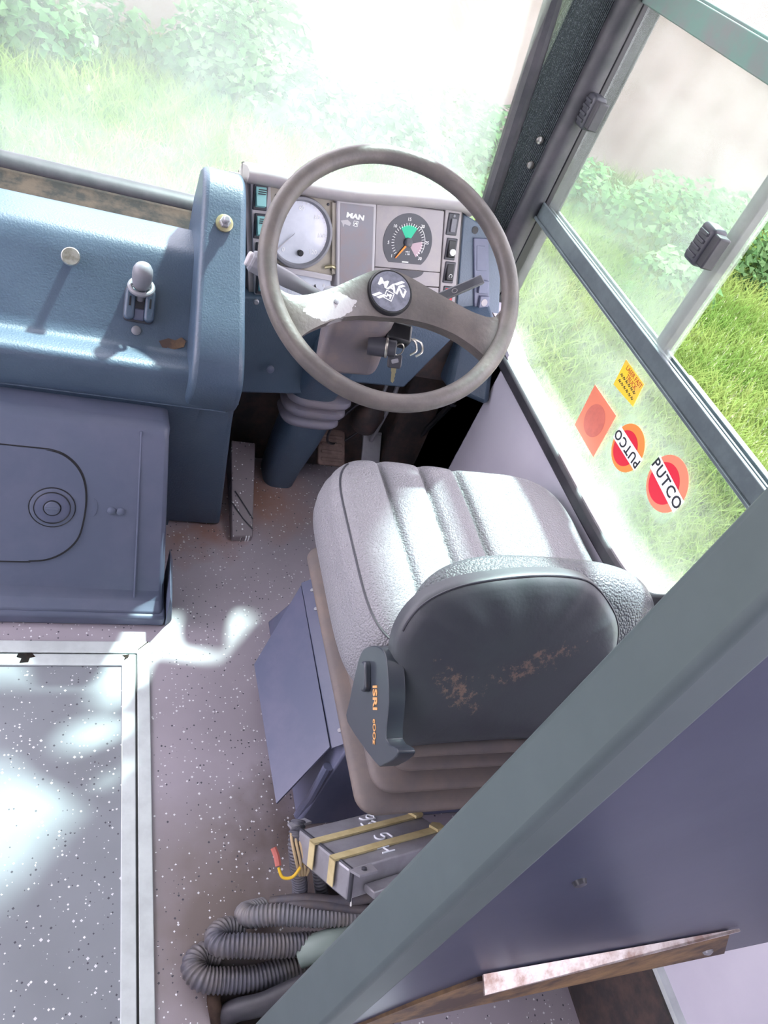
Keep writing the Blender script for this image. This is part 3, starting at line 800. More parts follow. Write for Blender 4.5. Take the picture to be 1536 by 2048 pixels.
# speedometer
obj('speedo_plate', dquad(0.052, 0.192, -0.178, -0.016, -0.006, 0.0), M['beige'], da)
SF = DF @ Matrix.Translation((0.122, -0.097, 0.0))
spd = obj('speedometer', MB().lathe([(0.071, -0.01), (0.073, 0.010), (0.071, 0.015), (0.066, 0.016), (0.063, 0.010), (0.062, 0.006)], SF, 56, cap=False), M['stalk'], da)
obj('dial_face', MB().lathe([(0.064, 0.004), (0.064, 0.007)], SF, 48), M['dial_pale'], spd)
mb = MB().hexa([(-0.002, -0.001, 0.009), (0.001, 0.003, 0.009), (-0.036, -0.036, 0.009), (-0.038, -0.034, 0.009)], [(-0.002, -0.001, 0.010), (0.001, 0.003, 0.010), (-0.036, -0.036, 0.010), (-0.038, -0.034, 0.010)], Tat(SF, -0.012, -0.004))
obj('needle', mb, M['bezel_light'], spd)
mb = MB()
for k, t in enumerate(('0', '20', '40', '60', '80', '100', '120')):
    a = math.radians(228 - k * 46)
    q = text_mb(t, 0.013, Tat(SF, 0.049 * math.cos(a), 0.049 * math.sin(a), 0.0075))
    mb.add(q.V, q.F)
    for j in range(5):
        a2 = math.radians(228 - (k + j / 5) * 46)
        if k < 6: mb.box(0.058, 0.062, -0.0004, 0.0004, 0.0072, 0.0078, SF @ Matrix.Rotation(a2, 4, 'Z'))
obj('dial_marking', mb, M['white'], spd)
obj('trip_knob', MB().lathe([(0.0065, 0.006), (0.0065, 0.014), (0.005, 0.016)], Tat(SF, 0.004, -0.040), 18), M['black'], spd)
for (u, v) in ((0.064, -0.03), (0.178, -0.035), (0.066, -0.166), (0.186, -0.166)):
    obj('plate_screw', MB().lathe([(0.003, -0.001), (0.003, 0.0015), (0.002, 0.002)], Tat(DF, skew(u, v), v, 0.0), 12), M['dark'], da)
obj('bezel_strip', MB().hexa([(0.070, -0.178, -0.002), (0.205, -0.190, -0.002), (0.205, -0.178, -0.002), (0.069, -0.165, -0.002)], [(0.070, -0.178, 0.008), (0.205, -0.190, 0.008), (0.205, -0.178, 0.008), (0.069, -0.165, 0.008)], DF), M['bezel_light'], da, bevel=0.001)
gp = obj('gauge_strip', MB().hexa([(0.072, -0.245, -0.004), (0.215, -0.245, -0.004), (0.205, -0.190, -0.004), (0.070, -0.178, -0.004)], [(0.072, -0.245, 0.001), (0.215, -0.245, 0.001), (0.205, -0.190, 0.001), (0.070, -0.178, 0.001)], DF), M['dial_pale'], da)
mb = MB()
for k, t in enumerate(('0', '+', '0', '-', '8')):
    q = text_mb(t, 0.010, Tat(DF, 0.098 + 0.023 * k, -0.196 - 0.0015 * k, 0.0016)); mb.add(q.V, q.F)
for k in range(12): mb.box(0.092 + k * 0.009, 0.0928 + k * 0.009, -0.222, -0.216, 0.001, 0.0016, DF)
obj('gauge_marking', mb, M['white'], gp)
mb = MB(); mb.prism([(0.162, -0.215), (0.170, -0.200), (0.176, -0.214)], 0.001, 0.003, DF)
obj('gauge_pointer', mb, M['black'], gp)
mb = MB(); mb.tube([DF @ Vector((0.188, -0.163, 0.004)), DF @ Vector((0.200, -0.158, 0.012)), DF @ Vector((0.212, -0.162, 0.004))], 0.004, 8)
obj('loose_clip', mb, M['brass'], da)
# centre infill panel
obj('side_bracket', dquad(0.186, 0.196, -0.175, -0.030, -0.01, 0.006), M['beige'], da)
cpn = obj('centre_frame', dquad(0.194, 0.286, -0.205, -0.021, -0.02, 0.012), M['bezel_light'], da, bevel=0.003)
obj('centre_infill', dquad(0.202, 0.279, -0.205, -0.028, 0.010, 0.0128), M['panel_grey'], cpn)
q = text_mb('MAN', 0.014, Tat(DF, skew(0.236, -0.052), -0.052, 0.0131, -4), bold=0.0006, sx=1.35)
obj('maker_lettering', q, M['white'], cpn)
def lion(T, s, m, parent, name):
    mb = MB()
    for (x0, x1, y0, y1) in ((-1, 1, 0.82, 1), (-1, 1, -1, -0.82), (-1, -0.82, -1, 1), (0.82, 1, -1, 1)):
        mb.box(x0 * s, x1 * s, y0 * s, y1 * s, 0, 0.0005, T)
    mb.prism([(-0.6 * s, -0.6 * s), (-0.35 * s, -0.6 * s), (-0.2 * s, -0.1 * s), (0.25 * s, -0.15 * s), (0.3 * s, -0.6 * s), (0.6 * s, -0.6 * s), (0.55 * s, 0.1 * s), (0.65 * s, 0.5 * s), (0.2 * s, 0.55 * s), (-0.1 * s, 0.25 * s), (-0.65 * s, 0.3 * s), (-0.5 * s, 0.05 * s)], 0, 0.0005, T)
    return obj(name, mb, m, parent)
lion(Tat(DF, skew(0.237, -0.066), -0.066, 0.0131, -4), 0.0055, M['white'], cpn, 'maker_emblem')
mb = MB()
mb.prism([(0.204, -0.063), (0.220, -0.060), (0.229, -0.066), (0.226, -0.072), (0.214, -0.069), (0.211, -0.076), (0.209, -0.069)], 0.0127, 0.0132, Tat(DF, 0.005, 0))
obj('glue_residue', mb, M['bezel_light'], cpn)
# rev counter panel
tp = obj('rev_counter_panel', dquad(0.288, 0.458, -0.152, -0.018, -0.01, 0.006), M['bezel'], da, bevel=0.002)
RF = Tat(DF, 0.379, -0.093, 0.006)
rp_ = [p for p in disc(0, 0, 0.0615, -48, 228, 60)]
rc = obj('rev_counter', MB().prism(rp_, -0.002, 0.0008, RF), M['dial'], tp)
def fan(r0, r1, a0, a1, z0, z1, n=20):
    pts = [(r1 * math.cos(math.radians(a0 + (a1 - a0) * k / n)), r1 * math.sin(math.radians(a0 + (a1 - a0) * k / n))) for k in range(n + 1)]
    pts += [(r0 * math.cos(math.radians(a1 + (a0 - a1) * k / n)), r0 * math.sin(math.radians(a1 + (a0 - a1) * k / n))) for k in range(n + 1)]
    return pts
obj('economy_sector', MB().prism(fan(0.010, 0.038, 60, 125, 0, 0), 0.0007, 0.0012, Tat(RF, 0.0, -0.002)), M['green'], rc)
obj('overspeed_sector', MB().prism(fan(0.008, 0.034, -50, 15, 0, 0), 0.0007, 0.0012, Tat(RF, 0.003, -0.004)), M['mauve'], rc)
mb = MB()
for k in range(30):
    a = 222 - k * 264 / 29
    mb.box(0.0345, 0.041, -0.0005, 0.0005, 0.0012, 0.0017, RF @ Matrix.Rotation(math.radians(a), 4, 'Z'))
for lab, num in ((1, '1'), (5, '5'), (10, '10'), (15, '15'), (20, '20'), (25, '25'), (30, '30')):
    a = math.radians(222 - (lab - 1) * 264 / 29)
    q = text_mb(num, 0.0098, Tat(RF, 0.0485 * math.cos(a), 0.0485 * math.sin(a), 0.0011)); mb.add(q.V, q.F)
q = text_mb('min-1', 0.0050, Tat(RF, 0.003, -0.020, 0.0011)); mb.add(q.V, q.F)
q = text_mb('x 100', 0.0050, Tat(RF, 0.003, -0.0255, 0.0011)); mb.add(q.V, q.F)
mb.box(-0.008, 0.008, -0.0440, -0.0415, 0.0008, 0.0013, RF)
mb.prism(fan(0.0425, 0.0435, -28, 58, 0, 0), 0.0011, 0.0015, RF)
obj('dial_marking', mb, M['white'], rc)
mb = MB().hexa([(-0.004, -0.003, 0.003), (-0.001, -0.007, 0.003), (-0.026, -0.0365, 0.003), (-0.028, -0.0350, 0.003)], [(-0.004, -0.003, 0.004), (-0.001, -0.007, 0.004), (-0.026, -0.0365, 0.004), (-0.028, -0.0350, 0.004)], RF)
obj('needle', mb, M['orange'], rc)
obj('needle_hub', MB().lathe([(0.010, 0.0), (0.010, 0.005), (0.008, 0.006)], RF, 24), M['dial'], rc)
lp_ = obj('lower_fascia', dquad(0.288, 0.458, -0.185, -0.153, -0.01, 0.005), M['bezel'], da, bevel=0.0015)
obj('dark_recess', MB().prism([(0.043 * math.cos(math.radians(a)), 0.018 * math.sin(math.radians(a))) for a in range(180, 361, 10)], 0.004, 0.0056, Tat(DF, 0.388, -0.1535)), M['dark'], lp_)
lp2 = obj('ashtray_panel', dquad(0.288, 0.458, -0.245, -0.187, -0.01, 0.005), M['bezel'], da, bevel=0.0015)
obj('ashtray_slot', dquad(0.40, 0.445, -0.215, -0.195, 0.003, 0.0058), M['black'], lp2)
# right switch column
rsc = obj('switch_column', dquad(0.461, 0.505, -0.245, -0.014, -0.01, 0.005), M['bezel'], da, bevel=0.002)
def rsw(v, kind):
    u = skew(0.482, v)
    s = obj('rocker_switch', dbox(u - 0.014, u + 0.014, v - 0.024, v + 0.024, 0.003, 0.008), M['dark'], da, bevel=0.002)
    if kind == 'wheel':
        mb = MB()
        for k in range(9): mb.box(u - 0.006, u + 0.006, v - 0.016 + k * 0.003, v - 0.0145 + k * 0.003, 0.007, 0.013, DF)
        mb.box(u - 0.006, u + 0.006, v - 0.016, v + 0.012, 0.007, 0.0118, DF)
        obj('thumbwheel', mb, M['stalk'], s)
        obj('indicator_dot', MB().lathe([(0.003, 0.008), (0.003, 0.009)], Tat(DF, u, v + 0.018), 12), M['stalk'], s)
    else:
        obj('rocker_key', MB().hexa([(u - 0.010, v - 0.020, 0.006), (u + 0.010, v - 0.020, 0.006), (u + 0.010, v + 0.020, 0.006), (u - 0.010, v + 0.020, 0.006)],
            [(u - 0.009, v - 0.016, 0.016), (u + 0.009, v - 0.016, 0.016), (u + 0.009, v + 0.019, 0.009), (u - 0.009, v + 0.019, 0.009)], DF), M['red'] if kind == 'red' else M['black'], s, bevel=0.0012)
        if kind == 'dot': obj('white_button', MB().lathe([(0.0075, 0.012), (0.0075, 0.0165), (0.005, 0.018)], Tat(DF, u + 0.001, v - 0.006), 20), M['white'], s)
        if kind == 'ring':
            KF = DF @ Matrix.Translation((u, v - 0.007, 0.0150)) @ Matrix.Rotation(math.radians(11), 4, 'X')
            mb = MB(); mb.tube([KF @ Vector((0.004 * math.cos(a), 0.004 * math.sin(a), 0)) for a in [2 * PI * k / 20 for k in range(20)]], 0.0006, 6, closed=True)
            obj('ring_symbol', mb, M['white'], s)
for v, k in ((-0.044, 'wheel'), (-0.098, 'dot'), (-0.150, 'ring'), (-0.205, 'red')): rsw(v, k)
obj('gap_strip', dquad(0.505, 0.511, -0.245, -0.016, -0.01, 0.0), M['black'], da)
# blue end panel at the right
ep = obj('end_panel', MB().hexa([(0.540, -0.262, -0.05), (0.668, -0.262, -0.05), (0.630, -0.060, -0.05), (0.513, -0.018, -0.05)], [(0.540, -0.262, 0.002), (0.668, -0.262, 0.002), (0.630, -0.060, 0.002), (0.513, -0.018, 0.002)], DF), M['paint'], da, bevel=0.004)
obj('key_hole', MB().lathe([(0.0085, -0.001), (0.0085, 0.003)], Tat(DF, 0.551, -0.051), 20), M['black'], ep)
md = obj('control_module', MB().hexa([(0.587, -0.238, 0.0), (0.631, -0.236, 0.0), (0.590, -0.066, 0.0), (0.549, -0.068, 0.0)], [(0.587, -0.238, 0.007), (0.631, -0.236, 0.007), (0.590, -0.066, 0.007), (0.549, -0.068, 0.007)], DF), M['slate'], ep, bevel=0.002)
obj('module_label', MB().hexa([(0.572, -0.140, 0.006), (0.600, -0.139, 0.006), (0.583, -0.083, 0.006), (0.560, -0.084, 0.006)], [(0.572, -0.140, 0.008), (0.600, -0.139, 0.008), (0.583, -0.083, 0.008), (0.560, -0.084, 0.008)], DF), M['slate'], md, bevel=0.001)
for i, (u, v) in enumerate(((0.5965, -0.176), (0.6055, -0.212))):
    bt = obj('push_button', dbox(u - 0.013, u + 0.013, v - 0.015, v + 0.015, 0.006, 0.014), M['slate'], md, bevel=0.0015)
    if i: obj('button_dish', MB().lathe([(0.009, 0.0135), (0.0085, 0.0148), (0.006, 0.0146)], Tat(DF, u, v), 20), M['bezel'], bt)
# under-dash skirts
mb = MB().hexa([(0.316, 1.452, 0.588), (0.62, 1.49, 0.615), (0.54, 1.44, 0.375), (0.345, 1.42, 0.362)], [(0.316, 1.50, 0.588), (0.62, 1.53, 0.615), (0.54, 1.48, 0.375), (0.345, 1.46, 0.362)])
us = obj('lower_skirt', mb, M['paint'], da, bevel=0.006)
obj('skirt_bolt', MB().lathe([(0.009, -0.002), (0.009, 0.004), (0.006, 0.006)], axis_frame((0.412, 1.424, 0.44), (0, -0.98, 0.2)), 16), M['paint_flat'], us)
obj('skirt_screw', MB().lathe([(0.006, -0.002), (0.006, 0.004), (0.004, 0.006)], axis_frame((0.348, 1.445, 0.588), (0, -0.98, 0.2)), 12), M['steel'], us)
mb = MB().hexa([(0.60, 1.46, 0.62), (0.845, 1.46, 0.625), (0.745, 1.43, 0.44), (0.58, 1.43, 0.43)], [(0.60, 1.50, 0.62), (0.845, 1.50, 0.625), (0.745, 1.47, 0.44), (0.58, 1.47, 0.43)])
obj('knee_panel', mb, M['paint'], da, bevel=0.006)
mb = MB().hexa([(0.845, 1.50, 0.62), (0.925, 1.46, 0.64), (0.945, 1.36, 0.47), (0.855, 1.43, 0.455)], [(0.845, 1.62, 0.62), (0.945, 1.62, 0.64), (0.945, 1.60, 0.42), (0.86, 1.60, 0.42)])
obj('corner_cowl', mb, M['paint'], da, bevel=0.015, seg=3)
mb = MB().box(0.30, 0.95, 1.62, 1.70, 0.0, 0.75)
obj('bulkhead_lining', mb, M['dirty_dark'], da)
mb = MB().hexa([(0.60, 1.49, 0.44), (0.95, 1.49, 0.44), (0.95, 1.62, 0.40), (0.60, 1.62, 0.40)], [(0.60, 1.49, 0.62), (0.95, 1.49, 0.62), (0.95, 1.62, 0.62), (0.60, 1.62, 0.62)])
obj('wiring_tray', mb, M['dirty_dark'], da)

# ================================================================== STEERING WHEEL AND COLUMN
sw_ = thing('steering_wheel', 'large worn grey two-spoke steering wheel', 'steering wheel', WC - Vector((0, -0.1, 0.13)))
mb = MB()
mb.tube([WF @ Vector((0.2335 * math.cos(a), 0.2335 * math.sin(a), 0)) for a in [2 * PI * k / 96 for k in range(96)]], 0.0168, 20, closed=True)
obj('rim', mb, M['wheel'], sw_)
up = [(-0.226, -0.050, -0.004), (-0.200, -0.078, -0.002), (-0.165, -0.078, -0.006), (-0.112, -0.046, -0.018), (-0.06, -0.002, -0.030), (-0.030, 0.020, -0.034), (0.0, 0.029, -0.035), (0.03, 0.028, -0.035), (0.088, 0.010, -0.030), (0.13, -0.008, -0.018), (0.168, -0.023, -0.006), (0.205, -0.022, -0.002), (0.230, 0.012, -0.004)]
lo = [(-0.164, -0.166, -0.004), (-0.146, -0.144, -0.004), (-0.125, -0.124, -0.008), (-0.085, -0.092, -0.024), (-0.05, -0.075, -0.034), (-0.025, -0.068, -0.036), (0.0, -0.064, -0.036), (0.035, -0.057, -0.036), (0.085, -0.056, -0.032), (0.13, -0.067, -0.020), (0.165, -0.085, -0.008), (0.190, -0.100, -0.004), (0.206, -0.112, -0.004)]
up = catmull(up, 4); lo = catmull(lo, 4)
rows = []
for a, b in zip(up, lo):
    ring = []
    for t in (0, 0.04, 0.15, 0.4, 0.6, 0.85, 0.96, 1.0):
        p = a.lerp(b, t); p.z += 0.006 * math.sin(PI * t); ring.append(WF @ p)
    back = a.lerp(b, 0.97); back.z -= 0.030; ring.append(WF @ back)
    back = a.lerp(b, 0.5); back.z -= 0.036; ring.append(WF @ back)
    back = a.lerp(b, 0.03); back.z -= 0.030; ring.append(WF @ back)
    ring.append(ring[0])
    rows.append(ring)
# worn pale patch on the left spoke: part of the spoke's own surface
mw = M['wheel'].copy(); mw.name = 'worn_grey_rubber_with_bare_patch'
nt = mw.node_tree; N, L = nt.nodes, nt.links
pb = N['Principled BSDF']; src = pb.inputs['Base Color'].links[0].from_socket
tcn = N.new('ShaderNodeTexCoord')
pc = WF @ Vector((-0.108, -0.080, -0.02))
mp = N.new('ShaderNodeVectorMath'); mp.operation = 'SUBTRACT'; mp.inputs[1].default_value = pc
L.new(tcn.outputs['Object'], mp.inputs[0])
ud = N.new('ShaderNodeVectorMath'); ud.operation = 'DOT_PRODUCT'; ud.inputs[1].default_value = Vector((WF[0][0], WF[1][0], WF[2][0])) * 0.86 + Vector((WF[0][1], WF[1][1], WF[2][1])) * 0.5
vd = N.new('ShaderNodeVectorMath'); vd.operation = 'DOT_PRODUCT'; vd.inputs[1].default_value = Vector((WF[0][1], WF[1][1], WF[2][1])) * 0.86 - Vector((WF[0][0], WF[1][0], WF[2][0])) * 0.5
L.new(mp.outputs[0], ud.inputs[0]); L.new(mp.outputs[0], vd.inputs[0])
def mth(op, a, b):
    k = N.new('ShaderNodeMath'); k.operation = op
    for i, x in enumerate((a, b)):
        if isinstance(x, (int, float)): k.inputs[i].default_value = x
        else: L.new(x, k.inputs[i])
    return k.outputs[0]
e2 = mth('ADD', mth('POWER', mth('ABSOLUTE', mth('DIVIDE', ud.outputs['Value'], 0.052), 0), 2.0), mth('POWER', mth('ABSOLUTE', mth('DIVIDE', vd.outputs['Value'], 0.024), 0), 2.0))
nz = N.new('ShaderNodeTexNoise'); nz.inputs['Scale'].default_value = 70; nz.inputs['Detail'].default_value = 6; L.new(tcn.outputs['Object'], nz.inputs['Vector'])
msk = mth('LESS_THAN', mth('ADD', e2, mth('MULTIPLY', nz.outputs['Fac'], 1.3)), 1.6)
mx = N.new('ShaderNodeMix'); mx.data_type = 'RGBA'; L.new(msk, mx.inputs['Factor']); L.new(src, mx.inputs['A']); mx.inputs['B'].default_value = lin('a8a4a6')
L.new(mx.outputs['Result'], pb.inputs['Base Color'])
sp_ = obj('spoke', MB().grid(rows), mw, sw_, sharp=55)
obj('spoke_rivet', MB().lathe([(0.005, -0.002), (0.0045, 0.001), (0.002, 0.0018)], Tat(WF, -0.098, -0.068, -0.014), 14), M['steel'], sp_)
HF = Tat(WF, 0.002, -0.017, -0.036)
hb = obj('horn_button', MB().lathe([(0.0435, -0.01), (0.0435, 0.008), (0.041, 0.012), (0.039, 0.012), (0.0385, 0.011)], HF, 48), M['black'], sw_)
obj('badge_face', MB().lathe([(0.0382, 0.008), (0.0382, 0.0122)], HF, 48), mat('scratched_badge', '7a7c88', 0.3, var='5c5e6a', vscale=60, vamt=0.8), hb)
HB = HF @ Matrix.Rotation(math.radians(-14), 4, 'Z')
q = text_mb('MAN', 0.0205, Tat(HB, 0.0, 0.007, 0.0125), bold=0.0006, sx=1.25)
obj('badge_lettering', q, M['white'], hb)
lion(Tat(HB, 0.0, -0.0100, 0.0125), 0.0085, M['white'], hb, 'badge_emblem')
for k in range(5):
    x0, x1, y0, y1 = ((0.000 + k * 0.009, 0.0065 + k * 0.009, 0.016, 0.029 - k * 0.006) if k < 3 else (-0.030 + (k - 3) * 0.009, -0.0235 + (k - 3) * 0.009, -0.024, -0.012))
    obj('badge_stripe', MB().prism([(x0, y0), (x1, y0), (x1 + (y1 - y0) * 0.9, y1), (x0 + (y1 - y0) * 0.9, y1)], 0, 0.0005, Tat(HB, 0, 0, 0.0122)), M['white'], hb)

colm = thing('steering_column', 'grey steering column with shroud, stalks, ribbed boot and floor tube', 'steering column', (0.56, 1.49, 0.0))
def wpt(u, v, n): return WF @ Vector((u, v, n))
mb = MB().hexa([wpt(-0.090, -0.085, -0.075), wpt(0.022, -0.060, -0.075), wpt(0.050, -0.010, -0.075), wpt(-0.085, -0.015, -0.075)],
               [wpt(-0.085, -0.145, -0.21), wpt(0.045, -0.125, -0.21), wpt(0.07, 0.0, -0.22), wpt(-0.08, 0.0, -0.22)])
shd = obj('shroud', mb, M['column'], colm, bevel=0.018, seg=4)
obj('boss', MB().lathe([(0.034, -0.16), (0.034, -0.075), (0.030, -0.070)], Tat(WF, 0, -0.012, 0), 32), M['dark'], colm)
mb = MB().hexa([wpt(-0.120, -0.045, -0.070), wpt(0.0, -0.03, -0.070), wpt(0.0, 0.000, -0.072), wpt(-0.110, -0.014, -0.072)],
               [wpt(-0.110, -0.05, -0.15), wpt(0.0, -0.04, -0.15), wpt(0.0, 0.008, -0.15), wpt(-0.095, 0.004, -0.15)])
obj('shroud_top', mb, M['stalk'], colm, bevel=0.008)
# left stalk
a = wpt(-0.060, -0.045, -0.095); b = wpt(-0.252, -0.010, -0.065)
d = (b - a).normalized(); L1 = (b - a).length
F1 = axis_frame(a, d, (0, 0, 1))
stk = obj('indicator_stalk', MB().lathe([(0.010, 0.0), (0.012, L1 * 0.45), (0.0155, L1 * 0.62), (0.0165, L1 - 0.03)], F1, 20), M['stalk'], colm)
obj('stalk_end', MB().lathe([(0.019, L1 - 0.032), (0.0205, L1 - 0.026), (0.0205, L1 - 0.004), (0.018, L1 + 0.001)], F1, 8), M['stalk'], stk, sharp=20, bevel=0.0015)
obj('stalk_button', MB().lathe([(0.0135, L1 - 0.002), (0.0135, L1 + 0.006), (0.012, L1 + 0.008)], F1, 28), M['bezel_light'], stk)
# right stalk
a = wpt(0.055, -0.020, -0.09); b = wpt(0.207, 0.090, -0.085); d = (b - a).normalized(); L2 = (b - a).length
F2 = axis_frame(a, d, (WF[0][2], WF[1][2], WF[2][2]))
mb = MB().box(-0.005, 0.005, -0.0095, 0.0095, 0.0, L2, F2)
stk2 = obj('retarder_stalk', mb, M['dark'], colm, bevel=0.003)
mb = MB(); mb.tube([F2 @ Vector((0.0052, 0.004 * math.cos(t), L2 * 0.62 + 0.006 * math.sin(t))) for t in [2 * PI * k / 20 for k in range(20)]], 0.0006, 6, closed=True)
obj('stalk_symbol', mb, M['bezel'], stk2)
# ignition lock
KFr = axis_frame(wpt(0.018, -0.090, -0.115), Vector((WF[0][0], WF[1][0], WF[2][0])) * 1 + Vector((WF[0][2], WF[1][2], WF[2][2])) * 0.3)
ig = obj('ignition_lock', MB().lathe([(0.019, -0.02), (0.019, 0.016), (0.0165, 0.018), (0.0165, 0.034), (0.013, 0.036)], KFr, 28), M['dark'], colm)
obj('lock_collar', MB().lathe([(0.0195, 0.014), (0.0205, 0.016), (0.0195, 0.019)], KFr, 28), M['chrome'], ig)
mb = MB().box(0.028, 0.080, -0.075, -0.035, -0.14, -0.10, WF)
obj('switch_block', mb, M['black'], colm, bevel=0.006)
for k in range(2):
    mb = MB(); mb.tube(catmull([wpt(0.075 + 0.014 * k, -0.055, -0.12), wpt(0.092 + 0.013 * k, -0.062, -0.115), wpt(0.098 + 0.012 * k, -0.078, -0.118), wpt(0.088 + 0.012 * k, -0.088, -0.125)], 6), 0.0022, 8)
    obj('spring_clip', mb, M['chrome'], colm)
# column body, boot and floor tube
def ringpath(c, rx, ry, n=40, tilt=None):
    return [(c[0] + rx * math.cos(2 * PI * k / n), c[1] + ry * math.sin(2 * PI * k / n), c[2]) for k in range(n)]
def loft(rings):
    m = MB(); n = len(rings[0]); vs = [p for r in rings for p in r]
    fs = [(i * n + k, i * n + (k + 1) % n, (i + 1) * n + (k + 1) % n, (i + 1) * n + k) for i in range(len(rings) - 1) for k in range(n)]
    fs += [list(range(n))[::-1], list(range((len(rings) - 1) * n, len(rings) * n))]
    return m.add(vs, fs)
def sq(c, rx, ry, e=3.2, n=44, shear=0.0):
    out = []
    for k in range(n):
        a = 2 * PI * k / n; ca, sa = math.cos(a), math.sin(a)
        x = rx * math.copysign(abs(ca) ** (2 / e), ca); y = ry * math.copysign(abs(sa) ** (2 / e), sa)
        out.append((c[0] + x, c[1] + y, c[2] + shear * y))
    return out
obj('column_tube', loft([sq((0.545, 1.50, 0.335), 0.058, 0.055, shear=-0.2), sq((0.548, 1.47, 0.40), 0.055, 0.055, shear=-0.2), sq((0.55, 1.43, 0.50), 0.052, 0.05, shear=-0.2), sq((0.55, 1.38, 0.60), 0.05, 0.045)]), M['paint'], colm, sharp=50)
rings = []
for k, (z, r) in enumerate(((0.355, 0.060), (0.352, 0.080), (0.340, 0.084), (0.330, 0.080), (0.322, 0.062), (0.318, 0.062), (0.312, 0.078), (0.300, 0.082), (0.290, 0.078), (0.282, 0.060), (0.278, 0.060), (0.270, 0.074), (0.260, 0.078), (0.250, 0.072), (0.244, 0.055))):
    rings.append(sq((0.566 - 0.0 * k, 1.50 + 0.0015 * k, z), r, r * 0.85, shear=-0.12))
obj('ribbed_boot', loft(rings), M['boot'], colm, sharp=60)
obj('floor_tube', loft([sq((0.556, 1.565, -0.01), 0.044, 0.058), sq((0.558, 1.56, 0.06), 0.048, 0.062), sq((0.562, 1.535, 0.18), 0.056, 0.066), sq((0.566, 1.52, 0.27), 0.060, 0.062)]), M['paint'], colm, sharp=50)
# keys
ky = thing('ignition_key', 'key on a ring with dark fob hanging from the ignition lock', 'key', wpt(0.05, -0.12, -0.09))
e = wpt(0.056, -0.084, -0.094)
mb = MB(); mb.tube([e + Vector((0.009 * math.cos(t), -0.002, -0.010 + 0.013 * math.sin(t))) for t in [2 * PI * k / 24 for k in range(24)]], 0.0014, 8, closed=True)
obj('split_ring', mb, M['chrome'], ky)
FB = axis_frame(e + Vector((0.0, -0.004, -0.036)), (-0.2, -0.8, 0.5), (1, 0.1, 0))
fb = obj('key_fob', MB().prism(rrect(-0.014, 0.014, -0.014, 0.014, 0.005), -0.004, 0.004, FB), M['dark'], ky, bevel=0.002)
obj('fob_window', MB().prism(rrect(-0.007, 0.007, -0.004, 0.004, 0.002), 0.0035, 0.0046, FB @ Matrix.Rotation(0.3, 4, 'Z')), M['steel'], fb)
mb = MB().prism([(-0.005, -0.013), (0.005, -0.013), (0.005, -0.022), (0.0035, -0.025), (0.0045, -0.029), (0.003, -0.033), (0.004, -0.037), (0.001, -0.043), (-0.003, -0.040), (-0.0035, -0.022), (-0.005, -0.020)], -0.001, 0.001, FB)
obj('key_blade', mb, M['brass'], ky)

# ================================================================== PEDALS AND FOOTWELL
pd = thing('brake_pedal', 'ribbed brown foot pedal beside the column tube', 'pedal', (0.68, 1.60, 0.05))
PF = axis_frame((0.690, 1.590, 0.105), (0, -0.55, 0.83))
pp = obj('pedal_pad', MB().prism(rrect(-0.040, 0.040, -0.060, 0.060, 0.010), -0.008, 0.006, PF), mat('dusty_pedal_rubber', '6a5650', 0.6, var='87706a', vscale=20, vamt=0.8), pd, bevel=0.003)
mb = MB()
for k in range(5): mb.prism(rrect(-0.032, 0.032, -0.050 + k * 0.022, -0.040 + k * 0.022, 0.004), 0.005, 0.010, PF)
obj('tread_rib', mb, pp.data.materials[0], pp, bevel=0.002)
mb = MB(); mb.tube([(0.69, 1.60, 0.095), (0.69, 1.64, 0.05), (0.69, 1.66, 0.0)], 0.012, 10)
obj('pedal_arm', mb, M['dirty_dark'], pd)
pd2 = thing('accelerator_pedal', 'dark steel accelerator pedal deep in the footwell beneath the wheel rim', 'pedal', (0.80, 1.62, 0.05))
PF2 = axis_frame((0.810, 1.600, 0.12), (0, -0.7, 0.7))
obj('pedal_plate', MB().prism(rrect(-0.028, 0.028, -0.070, 0.070, 0.008), -0.005, 0.005, PF2), M['steel'], pd2, bevel=0.002)
mb = MB()
for k in range(2): mb.tube([PF2 @ Vector((x, 0.03 + 0.022 * k, 0.008)) for x in (-0.024, 0.024)], 0.004, 8)
obj('pedal_bar', mb, M['steel'], pd2)
mb = MB(); mb.tube([(0.81, 1.61, 0.11), (0.81, 1.635, 0.03), (0.81, 1.64, 0.0)], 0.010, 8)
obj('pedal_arm', mb, M['dirty_dark'], pd2)
vl = thing('brake_valve', 'dark cylindrical brake valve with linkage in the shadowed footwell', 'valve', (0.74, 1.58, 0.25))
obj('valve_body', MB().lathe([(0.030, 0.0), (0.040, 0.01), (0.040, 0.07), (0.030, 0.09), (0.015, 0.12)], axis_frame((0.76, 1.60, 0.18), (0, -0.3, 1)), 24), M['dirty_dark'], vl)
mb = MB(); mb.tube(catmull([(0.79, 1.56, 0.40), (0.795, 1.56, 0.30), (0.80, 1.58, 0.20), (0.805, 1.60, 0.13)], 6), 0.006, 8); mb.tube(catmull([(0.765, 1.57, 0.40), (0.77, 1.575, 0.30), (0.765, 1.59, 0.26)], 6), 0.005, 8)
obj('linkage_rod', mb, M['steel'], vl)
hs = thing('footwell_cable', 'black cable looping along the wall out of the footwell', 'cable', (0.92, 1.55, 0.3))
mb = MB(); mb.tube(catmull([(0.925, 1.50, 0.42), (0.938, 1.515, 0.36), (0.937, 1.54, 0.29), (0.932, 1.57, 0.21), (0.915, 1.58, 0.14), (0.88, 1.58, 0.09), (0.85, 1.60, 0.07)], 8), 0.0085, 10)
obj('cable_sheath', mb, M['black'], hs)
for z, y in ((0.36, 1.515),):
    obj('cable_clip', MB().box(0.93, 0.947, y - 0.012, y + 0.012, z - 0.004, z + 0.004), M['dark'], hs)
hs2 = thing('footwell_wire', 'thin grey wire curling beside the ribbed boot', 'cable', (0.66, 1.56, 0.2))
